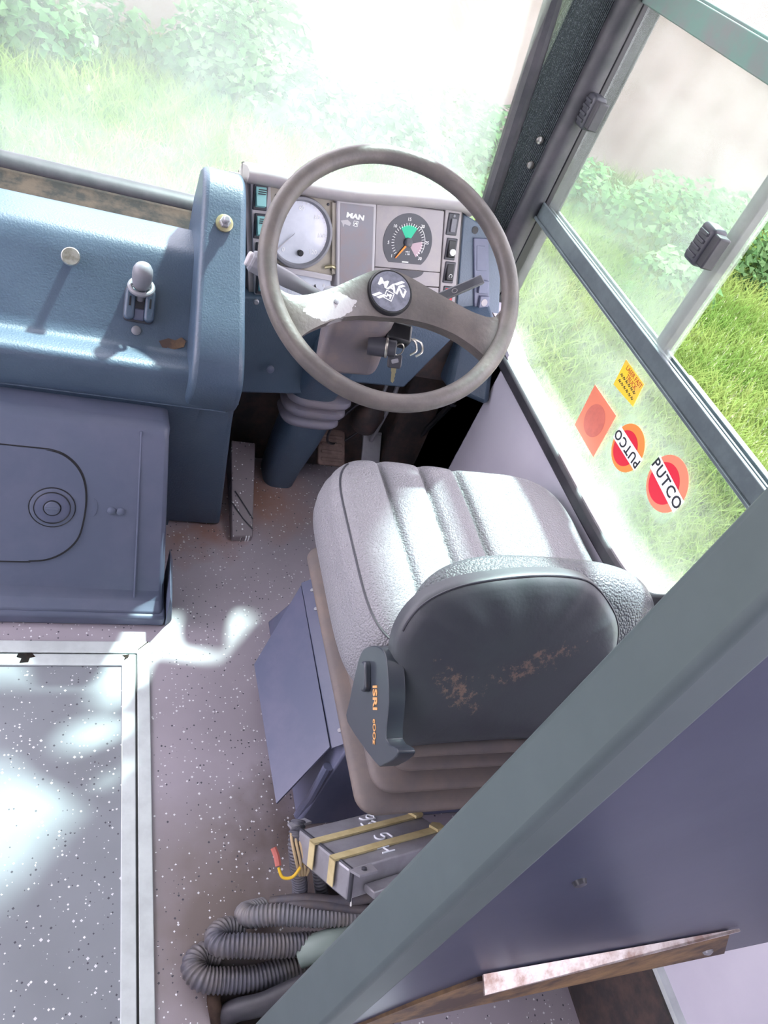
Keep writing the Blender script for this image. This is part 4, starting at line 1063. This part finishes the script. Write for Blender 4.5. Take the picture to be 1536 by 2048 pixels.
mb = MB(); mb.tube(catmull([(0.72, 1.56, 0.30), (0.68, 1.55, 0.25), (0.655, 1.55, 0.19), (0.67, 1.57, 0.13), (0.72, 1.60, 0.11), (0.76, 1.60, 0.16)], 8), 0.0035, 8)
obj('wire_sheath', mb, M['rubber'], hs2)
ar = thing('wheel_arch', 'dark rounded inner arch at the far right of the footwell', 'wheel arch', (0.88, 1.58, 0.0))
rows = []
for k in range(13):
    a = PI / 2 * k / 12
    rows.append([(x, 1.62 - 0.06 * math.cos(a) + 0.0, 0.02 + 0.40 * math.sin(a)) for x in (0.84, 0.88, 0.92, 0.945)])
mb = MB().grid(rows); mb.grid([[(x, y + 0.02, z) for x, y, z in r] for r in rows])
obj('arch_skin', mb, M['dirty_dark'], ar)

fw = thing('foot_wedge', 'speckled vinyl-covered wedge foot rest beside the console cowl', 'foot rest', (0.44, 1.45, 0))
mb = MB().hexa([(0.402, 1.295, 0.0), (0.455, 1.300, 0.0), (0.475, 1.60, 0.0), (0.415, 1.60, 0.0)], [(0.402, 1.295, 0.018), (0.455, 1.300, 0.018), (0.470, 1.56, 0.105), (0.405, 1.56, 0.105)])
obj('wedge_block', mb, M['wedge'], fw, bevel=0.003)
mb = MB(); mb.tube([(0.402, 1.385, 0.050), (0.430, 1.345, 0.0355), (0.455, 1.318, 0.0255)], 0.0016, 6); mb.tube([(0.412, 1.415, 0.060), (0.440, 1.372, 0.0445), (0.457, 1.345, 0.0345)], 0.0014, 6)
obj('vinyl_tear', mb, M['dark'], fw)

# ================================================================== DRIVER'S SEAT
st = thing('driver_seat', "grey vinyl driver's seat with fluted cushion, on rubber bellows", 'seat', (0.69, 0.75, 0.0))
def pillow(T, a, b, h, prof, nu=96, nv=64, p=5.0, drop=0.55, rsoft=0.14, bot=0.0, bulge=1.025):
    def sup(u, v):                       # square -> superellipse, r is 1 on the border
        r = max(abs(u), abs(v))
        if r < 1e-9: return 0.0, 0.0, 0.0
        k = r / ((abs(u) ** p + abs(v) ** p) ** (1 / p))
        return u * k, v * k, r
    rows = []
    for j in range(nv + 1):
        row = []
        v = -1 + 2 * j / nv
        for i in range(nu + 1):
            u = -1 + 2 * i / nu
            uu = math.copysign(1 - (1 - abs(u)) ** 1.25, u); vv = math.copysign(1 - (1 - abs(v)) ** 1.25, v)
            x, y, e = sup(uu, vv)
            t = max(0.0, (e - (1 - rsoft)) / rsoft)
            z = h * (1 - drop * (1 - math.sqrt(max(0.0, 1 - t * t)))) + prof(x, y) * (1 - t ** 2)
            row.append((x * a, y * b, z))
        rows.append(row)
    m = MB(); m.grid(rows, T)
    loop = rows[0][:-1] + [r[-1] for r in rows[:-1]] + rows[-1][:0:-1] + [r[0] for r in rows[:0:-1]]
    rings = [loop]
    for f, s in ((0.85, 1 + (bulge - 1) * 0.7), (0.6, bulge), (0.35, 1 + (bulge - 1) * 0.7), (0.15, 0.98), (0.0, 0.93)):
        rings.append([(x * s, y * s, bot + (z - bot) * f) for x, y, z in loop])
    n = len(loop); vs = [q for r in rings for q in r]
    fs = [(i * n + k, i * n + (k + 1) % n, (i + 1) * n + (k + 1) % n, (i + 1) * n + k) for i in range(len(rings) - 1) for k in range(n)]
    fs.append(list(range((len(rings) - 1) * n, len(rings) * n)))
    m.add(vs, fs, T)
    return m
GRO = (-0.565, -0.225, 0.075)
def cush(u, v):
    z = 0.0
    for g in GRO:
        d = (u - g - 0.02 * v * v) / 0.026
        z -= 0.011 * math.exp(-d * d)
    e = (-0.95,) + GRO + (0.95,)
    for lo_, hi_ in zip(e, e[1:]):
        if lo_ < u < hi_: z += 0.007 * math.sin(PI * (u - lo_) / (hi_ - lo_))
    z += 0.012 * max(0, (abs(u) - 0.4) / 0.5)
    z -= 0.022 * max(0, v - 0.35) ** 1.5
    return z
CT = Matrix.Translation((0.688, 0.806, 0.415)) @ Matrix.Rotation(math.radians(1.5), 4, 'X')
cu_ = obj('seat_cushion', pillow(CT, 0.256, 0.236, 0.136, cush, nu=170, nv=80, p=5.0, drop=0.26, rsoft=0.13), M['leather'], st, sharp=80)
def cushpt(u, v, dz=0.0):
    e = max(abs(u), abs(v)); k = e / ((abs(u) ** 5 + abs(v) ** 5) ** 0.2); x, y = u * k, v * k
    t = max(0, (e - 0.87) / 0.13)
    return CT @ Vector((x * 0.256, y * 0.236, 0.136 * (1 - 0.26 * (1 - math.sqrt(max(0, 1 - t * t)))) + cush(x, y) * (1 - t * t) + dz))
mb = MB(); mb.tube([cushpt(-0.945, v, 0.0012) for v in [-0.93 + 1.87 * k / 40 for k in range(41)]], 0.0019, 6)
obj('seam_piping', mb, M['dark'], cu_)

# backrest folded forward over the cushion
BF = frame(Vector((0.68, 0.5, 0.46)), Vector((1, 0, 0)), Vector((0, 0.4206, 0.9073)), Vector((0, -0.9073, 0.4206)))
def backp(u, v): return 0.010 * (1 - u * u) * (1 - v * v)
BT = BF @ Matrix.Translation((0.030, 0.136, -0.068)) @ Matrix.Rotation(math.radians(-6), 4, 'X')
bk = obj('backrest', pillow(BT, 0.222, 0.140, 0.062, backp, nu=70, nv=50, p=3.2, rsoft=0.30), M['leather_dark'], st, sharp=80)
outl = [(-0.192, -0.014), (-0.214, 0.06), (-0.231, 0.13), (-0.236, 0.175), (-0.226, 0.212), (-0.203, 0.240), (-0.16, 0.262), (-0.10, 0.276), (-0.04, 0.284), (0.02, 0.285), (0.06, 0.276), (0.095, 0.252), (0.125, 0.222), (0.142, 0.19), (0.150, 0.14), (0.150, 0.07), (0.148, 0.02), (0.140, -0.010), (0.10, -0.013), (0.0, -0.010), (-0.10, -0.012), (-0.17, -0.016)]
op = [(p.x, p.y) for p in catmull([(a, b, 0) for a, b in outl], 6, closed=True)]; op.append(op[0])
cxo, cyo = -0.04, 0.13
rows = []
for s, zz in ((1.0, -0.018), (1.0, -0.004), (0.995, 0.003), (0.97, 0.010), (0.90, 0.016), (0.8, 0.020), (0.6, 0.025), (0.35, 0.028), (0.12, 0.029), (0.001, 0.029)):
    r = []
    for i, (x, y) in enumerate(op):
        pk = 0.0016 * math.sin(i * 0.8) * math.exp(-((s - 0.86) / 0.10) ** 2) if 0.22 < y else 0.0
        fold = -0.010 * max(0, (0.06 - (cyo + (y - cyo) * s)) / 0.07)
        r.append((cxo + (x - cxo) * s, cyo + (y - cyo) * s, zz + pk + fold))
    rows.append(r)
mcov = mat('smooth_dark_vinyl', '4e5356', 0.45, bump=0.12, bscale=160, var='47464e', vscale=6, vamt=0.6)
nt = mcov.node_tree; N, L = nt.nodes, nt.links
pb = N['Principled BSDF']; src = pb.inputs['Base Color'].links[0].from_socket
tcn = N.new('ShaderNodeTexCoord')
def stain(center, ax, ay, scale, thr, colh, src):
    v = N.new('ShaderNodeVectorMath'); v.operation = 'SUBTRACT'; v.inputs[1].default_value = center; L.new(tcn.outputs['Object'], v.inputs[0])
    a = N.new('ShaderNodeVectorMath'); a.operation = 'DOT_PRODUCT'; a.inputs[1].default_value = ax; L.new(v.outputs[0], a.inputs[0])
    b = N.new('ShaderNodeVectorMath'); b.operation = 'DOT_PRODUCT'; b.inputs[1].default_value = ay; L.new(v.outputs[0], b.inputs[0])
    e = mth('ADD', mth('MULTIPLY', a.outputs['Value'], a.outputs['Value']), mth('MULTIPLY', b.outputs['Value'], b.outputs['Value']))
    n = N.new('ShaderNodeTexNoise'); n.inputs['Scale'].default_value = scale; n.inputs['Detail'].default_value = 8; n.inputs['Roughness'].default_value = 0.75
    L.new(tcn.outputs['Object'], n.inputs['Vector'])
    k = mth('SUBTRACT', n.outputs['Fac'], mth('MULTIPLY', e, 0.22))
    r = N.new('ShaderNodeMapRange'); r.inputs['From Min'].default_value = thr; r.inputs['From Max'].default_value = thr + 0.08; r.inputs['To Max'].default_value = 0.8
    L.new(k, r.inputs['Value'])
    m = N.new('ShaderNodeMix'); m.data_type = 'RGBA'; L.new(r.outputs['Result'], m.inputs['Factor']); L.new(src, m.inputs['A']); m.inputs['B'].default_value = lin(colh)
    return m.outputs['Result']
c1 = BF @ Vector((-0.13, 0.105, 0.02)); c2 = BF @ Vector((-0.02, 0.145, 0.02))
ux = Vector((1, 0, 0)); uy = Vector((0, 0.4206, 0.9073))
src = stain(c1, (ux * 0.7 + uy * 0.7) / 0.034, (ux * 0.7 - uy * 0.7) / 0.085, 55, 0.45, '9a806e', src)
src = stain(c2, (ux * 0.9 + uy * 0.4) / 0.13, (ux * -0.4 + uy * 0.9) / 0.032, 60, 0.47, '927a6c', src)
L.new(src, pb.inputs['Base Color'])
cov = obj('back_cover', MB().grid(rows, BF), mcov, bk, sharp=80)
mb = MB(); mb.tube([BF @ Vector((cxo + (x - cxo) * 0.985, cyo + (y - cyo) * 0.985, 0.0075)) for x, y in op[20:86]], 0.0016, 6)
obj('cover_seam', mb, M['dark'], cov)

# recliner cover on the left side
def rec(y, z): return (y, z)
rpts = [(0.609, 0.541), (0.588, 0.573), (0.564, 0.589), (0.541, 0.585), (0.505, 0.566), (0.466, 0.530), (0.439, 0.554), (0.431, 0.549), (0.441, 0.505), (0.458, 0.479), (0.558, 0.412), (0.580, 0.434), (0.606, 0.484), (0.616, 0.515)]
rb = obj('recliner_cover', MB().prism([(p.x, p.y) for p in catmull([(a, b, 0) for a, b in rpts], 3, closed=True)], 0.436, 0.462, axis='x'), M['seat_plastic'], st, bevel=0.006, seg=3)
KR = frame(Vector((0.436, 0, 0)), Vector((0, -1, 0)), Vector((0, 0, 1)), Vector((-1, 0, 0)))
obj('recliner_button', MB().prism(rrect(-0.022, 0.022, -0.0105, 0.0105, 0.010), -0.002, 0.010, KR @ Matrix.Translation((-0.571, 0.521, 0)) @ Matrix.Rotation(math.radians(-32), 4, 'Z')), M['seat_plastic'], rb, bevel=0.003)
q = text_mb('ISRI', 0.021, KR @ Matrix.Translation((-0.532, 0.527, 0.0006)) @ Matrix.Rotation(math.radians(-31), 4, 'Z'), bold=0.0006, sx=1.1)
q2 = text_mb('cOOz', 0.014, KR @ Matrix.Translation((-0.494, 0.500, 0.0006)) @ Matrix.Rotation(math.radians(-33), 4, 'Z'), bold=0.0003)
q.add(q2.V, q2.F)
obj('maker_lettering', q, M['logo_orange'], rb)
mb = MB(); mb.tube([(0.47, 0.500, 0.435), (0.92, 0.500, 0.435)], 0.014, 14)
obj('back_hinge_tube', mb, M['bellows'], st)
mb = MB(); mb.box(0.472, 0.905, 0.56, 0.98, 0.395, 0.422)
obj('seat_pan', mb, M['dirty_dark'], st)

# bellows: stepped pleats
def rring(x0, x1, y0, y1, r, z): return [(x, y, z) for x, y in rrect(x0, x1, y0, y1, r, 7)]
rings = []
z = 0.278; ins = 0.0
rings.append(rring(0.492, 0.915, 0.478, 1.025, 0.03, 0.268))
for k in range(4):
    i0 = 0.020 * k; zz = 0.272 + 0.034 * k
    for (di, dz) in ((-0.002, 0.0), (-0.008, 0.005), (-0.007, 0.012), (0.001, 0.018), (0.014, 0.022), (0.025, 0.026), (0.024, 0.031)):
        i = i0 + di
        rings.append(rring(0.487 + i, 0.920 - i, 0.473 + i, 1.030 - i, 0.035, zz + dz))
obj('bellows', loft(rings), M['bellows'], st, sharp=75)

# pedestal with hinged side flap
pe = thing('seat_pedestal', 'slate blue steel seat pedestal with open hinged side flap', 'pedestal', (0.68, 0.8, 0))
mb = MB().hexa([(0.468, 0.570, 0.0), (0.90, 0.570, 0.0), (0.90, 1.05, 0.0), (0.468, 1.05, 0.0)], [(0.528, 0.635, 0.20), (0.88, 0.635, 0.20), (0.88, 1.02, 0.20), (0.528, 1.02, 0.20)])
mb.box(0.53, 0.88, 0.60, 1.0, 0.20, 0.268)
obj('pedestal_box', mb, M['slate'], pe, bevel=0.004)
FA = [(0.503, 0.648, 0.158), (0.504, 1.030, 0.160), (0.411, 0.899, 0.050), (0.418, 0.591, 0.058)]
nrm = (Vector(FA[1]) - Vector(FA[0])).cross(Vector(FA[3]) - Vector(FA[0])).normalized() * 0.004
mb = MB().hexa([Vector(p) for p in FA], [Vector(p) + nrm for p in FA])
fl = obj('side_flap', mb, M['slate'], pe)
mb = MB()
for k in range(15):
    y = 0.655 + k * 0.0245
    mb.tube([(0.506, y, 0.164), (0.506, y + 0.022, 0.164)], 0.0042, 8)
obj('piano_hinge', mb, M['slate'], fl)
mb = MB(); mb.hexa([(0.500, 0.64, 0.168), (0.532, 0.64, 0.190), (0.532, 1.03, 0.190), (0.500, 1.03, 0.168)], [(0.500, 0.64, 0.172), (0.532, 0.64, 0.196), (0.532, 1.03, 0.196), (0.500, 1.03, 0.172)])
obj('hinge_plate', mb, M['slate'], pe)
for y in (0.668, 0.95, 1.0):
    obj('plate_rivet', MB().lathe([(0.004, 0), (0.004, 0.002)], axis_frame((0.516, y, 0.184), (-0.5, 0, 0.85)), 10), M['steel'], pe)
mb = MB(); mb.tube([(0.474, 0.590, 0.0), (0.486, 0.600, 0.06), (0.500, 0.622, 0.135)], 0.010, 10)
obj('corner_post', mb, M['slate'], pe)

# ================================================================== CONTROL UNIT AND HOSES
ec = thing('control_unit', 'grey metal control box strapped with yellowed tape and marked in white, behind the seat', 'control box', (0.52, 0.46, 0.10))
o3 = Vector((0.406, 0.485, 0.196))
eu = (Vector((0.610, 0.529, 0.157)) - o3).normalized()       # long side; the box lies tilted on the hoses
ev = o3 - Vector((0.449, 0.384, 0.285)); ev = (ev - eu * ev.dot(eu)).normalized()
EF = frame(o3, eu, ev, eu.cross(ev))
# local: x along the long side, y to the left of it (away from the camera), so the box runs to negative y
def ebox(x0, x1, y0, y1, z0, z1): return MB().box(x0, x1, y0, y1, z0, z1, EF)
obj('case', ebox(0.0, 0.225, -0.142, 0.0, -0.048, 0.0), M['steel'], ec, bevel=0.003)
obj('end_flange', ebox(0.002, 0.008, -0.146, 0.004, -0.050, 0.002), M['dark'], ec, bevel=0.002)
obj('mounting_ear', MB().prism([(-0.012, 0.004), (0.030, 0.008), (0.026, 0.024), (-0.010, 0.020)], 0.001, 0.005, EF), M['steel'], ec)
obj('mounting_ear', MB().prism([(-0.004, -0.148), (0.036, -0.148), (0.032, -0.170), (0.000, -0.168)], 0.001, 0.005, EF), M['steel'], ec)
for x, y in ((0.008, 0.014), (0.015, -0.158)):
    obj('ear_bolt', MB().lathe([(0.004, 0.004), (0.004, 0.008), (0.002, 0.009)], Tat(EF, x, y), 12), M['dark'], ec)
obj('side_channel', ebox(0.03, 0.225, -0.170, -0.144, -0.040, -0.028), M['steel'], ec, bevel=0.002)
obj('base_block', MB().box(0.47, 0.60, 0.43, 0.51, 0.0, 0.135), M['dirty_dark'], ec)
for y0 in (-0.056, -0.112):
    mb = MB()
    mb.hexa([(-0.006, y0, -0.040), (-0.006, y0 + 0.015, -0.040), (-0.006, y0 + 0.015, 0.0034), (-0.006, y0, 0.0034)], [(-0.0045, y0, -0.040), (-0.0045, y0 + 0.015, -0.040), (-0.0045, y0 + 0.015, 0.0034), (-0.0045, y0, 0.0034)], EF)
    mb.box(-0.006, 0.222, y0, y0 + 0.015, 0.0004, 0.0038, EF)
    obj('tape_strap', mb, M['tape'], ec)
    obj('tape_knot', MB().prism([(0.205, y0 - 0.004), (0.223, y0 - 0.002), (0.226, y0 + 0.014), (0.215, y0 + 0.022), (0.204, y0 + 0.017)], 0.003, 0.008, EF), M['tape'], ec)
def strokes(pts, T, r=0.0016):
    m = MB(); m.tube([T @ Vector((x, y, 0.0012)) for x, y in [(p.x, p.y) for p in catmull([(a, b, 0) for a, b in pts], 6)]], r, 6); return m
HT = EF @ Matrix.Translation((0.115, -0.016, 0.0)) @ Matrix.Rotation(math.radians(-90), 4, 'Z')
mb = MB()
for cx_, cy_, pts in ((0.0, 0.016, [(0.009, 0.008), (0.0, 0.013), (-0.007, 0.006), (-0.002, -0.001), (0.007, 0.002), (0.008, 0.010), (0.005, -0.010), (-0.004, -0.015)]),
            (0.020, 0.004, [(-0.007, 0.010), (0.001, 0.014), (0.006, 0.007), (-0.001, 0.001), (0.007, -0.004), (0.004, -0.013), (-0.007, -0.012)]),
            (0.066, -0.004, [(0.009, 0.015), (-0.005, 0.014), (-0.007, 0.003), (0.004, 0.003), (0.008, -0.006), (0.001, -0.013), (-0.008, -0.010)]),
            (0.103, -0.026, [(-0.007, 0.012), (-0.008, -0.012)]), (0.103, -0.026, [(-0.007, 0.0), (0.007, 0.001)]), (0.103, -0.026, [(0.008, 0.012), (0.007, -0.012)])):
    q = strokes([(cx_ + a_, cy_ + b_) for a_, b_ in pts], HT); mb.add(q.V, q.F)
obj('marker_writing', mb, M['chalk'], ec)

def corr(path, r, pitch=0.006, amp=0.075, n=10):
    P = catmull(path, n); L_ = [0.0]
    for a, b in zip(P, P[1:]): L_.append(L_[-1] + (b - a).length)
    tot = L_[-1]; k = max(8, int(tot / pitch * 6)); out = []; rr = []; j = 0
    for i in range(k + 1):
        s = tot * i / k
        while j < len(L_) - 2 and L_[j + 1] < s: j += 1
        t = (s - L_[j]) / max(1e-9, L_[j + 1] - L_[j])
        out.append(P[j].lerp(P[j + 1], t)); rr.append(r * (1 + amp * math.copysign(abs(math.sin(2 * PI * s / pitch)) ** 0.5, math.sin(2 * PI * s / pitch))))
    return MB().tube(out, rr, 16)
def hose(label, path, r, m, plain=False, pitch=0.0065):
    o = obj('wiring_hose' if plain else 'corrugated_hose', MB().tube(catmull(path, 10), r, 14) if plain else corr(path, r, pitch), m, sharp=70)
    return tag(o, label, 'hose', 'hoses and looms heaped behind the seat')
hose('fat corrugated hose, lowest of the heap by the hatch frame', [(0.300, 0.362, 0.012), (0.272, 0.366, 0.018), (0.257, 0.350, 0.024), (0.268, 0.330, 0.030), (0.30, 0.322, 0.030), (0.36, 0.318, 0.032), (0.44, 0.330, 0.036), (0.52, 0.345, 0.05), (0.62, 0.36, 0.06)], 0.019, M['hose'])
hose('corrugated hose lying across the middle of the heap', [(0.335, 0.390, 0.040), (0.305, 0.392, 0.048), (0.288, 0.378, 0.056), (0.296, 0.364, 0.064), (0.325, 0.358, 0.070), (0.38, 0.350, 0.072), (0.45, 0.345, 0.070), (0.55, 0.33, 0.07), (0.64, 0.33, 0.07)], 0.018, M['hose'])
hose('pale corrugated hose rising toward the control box', [(0.38, 0.425, 0.020), (0.345, 0.415, 0.040), (0.345, 0.400, 0.068), (0.385, 0.392, 0.088), (0.44, 0.380, 0.098), (0.50, 0.372, 0.104), (0.58, 0.368, 0.11), (0.66, 0.36, 0.11)], 0.017, M['hose_light'])
hose('upright ribbed conduit standing at the left of the control box', [(0.432, 0.405, 0.05), (0.425, 0.425, 0.10), (0.412, 0.448, 0.145), (0.405, 0.475, 0.175), (0.412, 0.505, 0.185)], 0.0125, M['hose'], pitch=0.0055)
hose('ribbed conduit in the shadow under the control box', [(0.475, 0.400, 0.06), (0.462, 0.430, 0.10), (0.452, 0.465, 0.13), (0.45, 0.495, 0.14)], 0.011, M['hose'], pitch=0.0055)
hose('taped loom crossing above the pale hose', [(0.38, 0.415, 0.075), (0.43, 0.405, 0.105), (0.48, 0.390, 0.122), (0.53, 0.386, 0.14), (0.60, 0.385, 0.15), (0.66, 0.38, 0.15)], 0.010, M['cloth_tape'], plain=True)
hose('second taped loom beside the loom above the pale hose', [(0.36, 0.402, 0.060), (0.41, 0.400, 0.098), (0.46, 0.388, 0.118), (0.52, 0.372, 0.128), (0.60, 0.365, 0.135)], 0.008, M['cloth_tape'], plain=True)
hose('smooth grey hose curving down into the floor hole', [(0.305, 0.270, -0.14), (0.305, 0.276, -0.03), (0.318, 0.280, 0.018), (0.36, 0.278, 0.045), (0.43, 0.290, 0.07), (0.52, 0.300, 0.09), (0.62, 0.31, 0.10)], 0.017, M['rubber'], plain=True)
hose('brown dusty hose beside the floor hole', [(0.295, 0.240, -0.15), (0.297, 0.262, -0.02), (0.288, 0.302, 0.014), (0.295, 0.320, 0.004)], 0.011, M['rubber_brown'], plain=True)
hose('wide pale green ducting end inside the heap', [(0.42, 0.335, 0.062), (0.47, 0.340, 0.085), (0.56, 0.345, 0.085)], 0.022, mat('pale_green_duct', '7c8a84', 0.5), plain=True)
hose('thin loom trailing along the floor edge of the heap', [(0.31, 0.40, 0.012), (0.35, 0.405, 0.03), (0.39, 0.405, 0.07), (0.42, 0.40, 0.085)], 0.007, M['cloth_tape'], plain=True)
def wire(label, path, r, m):
    return tag(obj('loose_wire', MB().tube(catmull(path, 8), r, 8), m), label, 'wire', 'loose wires beside the control box')
for k in range(4):
    wire(['tan wire, outermost of the bundle beside the control box', 'tan wire, second of the bundle beside the control box', 'tan wire, third of the bundle beside the control box', 'tan wire nearest the control box'][k],
         [(0.398 + 0.006 * k, 0.490 - 0.004 * k, 0.180), (0.395 + 0.007 * k, 0.470 - 0.003 * k, 0.186), (0.402 + 0.007 * k, 0.445 - 0.003 * k, 0.172), (0.415 + 0.004 * k, 0.432, 0.14)], 0.0026, M['tan_wire'])
wire('yellow wire looping beside the control box', [(0.378, 0.445, 0.150), (0.384, 0.430, 0.146), (0.400, 0.428, 0.150), (0.412, 0.440, 0.165), (0.414, 0.455, 0.175)], 0.0026, M['yellow_wire'])
wire('dusty red sleeve on a wire end beside the upright conduit', [(0.372, 0.475, 0.155), (0.376, 0.462, 0.153), (0.378, 0.447, 0.150)], 0.0055, M['pink_wire'])
ct = obj('cable_tie', MB().tube([Vector((0.497, 0.392 + 0.016 * math.cos(t), 0.125 + 0.014 * math.sin(t))) for t in [2 * PI * k / 20 for k in range(20)]], 0.0022, 6, closed=True), M['tie'])
tag(ct, 'white cable tie cinched round the taped loom', 'cable tie')

# ================================================================== PARTITION BEHIND THE SEAT
pt = thing('driver_partition', 'tall indigo partition panel with grey edge post, closest to the camera', 'partition', (0.6, 0.17, 0.5))
mb = MB().hexa([(0.28, 0.140, 0.03), (0.28, 0.214, 0.03), (0.32, 0.205, 0.03), (0.32, 0.140, 0.03)], [(0.28, 0.154, 1.55), (0.28, 0.188, 1.55), (0.32, 0.190, 1.55), (0.32, 0.155, 1.55)])
obj('edge_post', mb, M['rail_grey'], pt, bevel=0.006, seg=3)
mb = MB().hexa([(0.29, 0.146, 0.502), (0.95, 0.146, 0.556), (0.95, 0.175, 0.556), (0.29, 0.175, 0.502)], [(0.29, 0.158, 1.55), (0.95, 0.158, 1.55), (0.95, 0.178, 1.55), (0.29, 0.178, 1.55)])
pnl = obj('panel', mb, M['panel_indigo'], pt, bevel=0.003)
mb = MB().hexa([(0.415, 0.146, 0.662), (0.75, 0.146, 0.664), (0.75, 0.143, 0.664), (0.415, 0.130, 0.654)], [(0.415, 0.146, 0.659), (0.75, 0.146, 0.661), (0.75, 0.143, 0.661), (0.415, 0.130, 0.651)])
obj('metal_strip', mb, M['rust_strip'], pt)
mb = MB().prism([(0.31, 0.512), (0.82, 0.550), (0.74, 0.656), (0.415, 0.647), (0.37, 0.598)], 0.1435, 0.150, axis='y')
obj('bare_lower_edge', mb, M['wood'], pt)
mb = MB(); mb.lathe([(0.006, -0.002), (0.005, 0.002), (0.002, 0.003)], axis_frame((0.388, 0.149, 0.897), (0, -1, 0)), 12)
obj('panel_screw', mb, M['dark'], pt)
mb = MB(); mb.lathe([(0.008, -0.002), (0.006, 0.004), (0.002, 0.006)], axis_frame((0.763, 0.145, 0.586), (0, -1, 0)), 12)
obj('lower_bolt', mb, M['steel'], pt)

# ================================================================== STICKERS ON THE SIDE GLASS
def gp(y, z): return (-y, z)
sk = thing('diamond_sticker', 'orange diamond sticker with a darker disc, on the side glass', 'sticker', (0.995, 1.08, 0.63))
obj('diamond', MB().prism([gp(1.136, 0.724), gp(1.121, 0.628), gp(1.020, 0.627), gp(1.033, 0.726)], 0.0, 0.0008, GF), M['st_orange'], sk)
obj('disc', MB().prism(disc(-1.0775, 0.676, 0.034), 0.0008, 0.0012, GF), M['st_brown'], sk)
yk = thing('yellow_sticker', 'small yellow paper sticker with handwriting, below the window rail', 'sticker', (0.995, 1.05, 0.76))
obj('paper', MB().prism([gp(1.099, 0.814), gp(1.020, 0.814), gp(1.010, 0.768), gp(1.090, 0.760)], 0.0, 0.0008, GF), M['st_yellow'], yk)
mb = MB()
for t, dx, dz, s in (('LASER FAST', 0.002, 0.017, 0.0125), ('TRUCK', 0.004, 0.006, 0.0125)):
    q = text_mb(t, s, Tat(GF, -1.055 + dx, 0.789 + dz, 0.0009)); mb.add(q.V, q.F)
obj('red_writing', mb, M['ink_red'], yk)
mb = MB()
for k in range(2):
    for j in range(6):
        x0 = -1.088 + j * 0.011 + 0.004 * k; z0 = 0.785 - k * 0.011
        q = strokes([(x0, z0), (x0 + 0.003, z0 + 0.005), (x0 + 0.005, z0), (x0 + 0.008, z0 + 0.004)], GF, 0.0006); mb.add(q.V, q.F)
obj('black_writing', mb, M['ink'], yk)
def putco(name_label, cy, cz, r, ring, rot_text, band, tilt):
    t = thing('round_sticker', name_label, 'sticker', (0.995, cy, cz - r), 'round bus company stickers on the side glass')
    F = GF @ Matrix.Translation((-cy, cz, 0)) @ Matrix.Rotation(math.radians(tilt), 4, 'Z')
    obj('clear_backing', MB().prism(rrect(-r * 1.12, r * 1.12, -r * 1.15, r * 1.15, r * 0.5), -0.0004, 0.0002, F), M['clear_glass'], t)
    obj('outer_ring', MB().prism(disc(0, 0, r), 0.0, 0.0006, F), ring, t)
    obj('red_disc', MB().prism(disc(-r * 0.10, -r * 0.10, r * 0.74), 0.0006, 0.0010, F), M['st_red'], t)
    obj('white_band', MB().prism([(-r * 1.03, -band), (r * 1.03, -band), (r * 1.03, band), (-r * 1.03, band)], 0.0010, 0.0014, F), M['white'], t)
    q = text_mb('PUTCO', r * 0.58, F @ Matrix.Translation((0, 0, 0.0015)) @ Matrix.Rotation(math.radians(rot_text), 4, 'Z'), bold=0.0004, spacing=1.15)
    obj('lettering', q, M['ink'], t)
    return t
putco('round red and amber sticker with upside-down lettering, nearer the diamond', 0.958, 0.708, 0.047, M['st_amber'], 180, 0.0145, 0)
putco('round crimson sticker with upright lettering, farther from the diamond', 0.830, 0.737, 0.052, M['st_orange'], 0, 0.0155, -6)
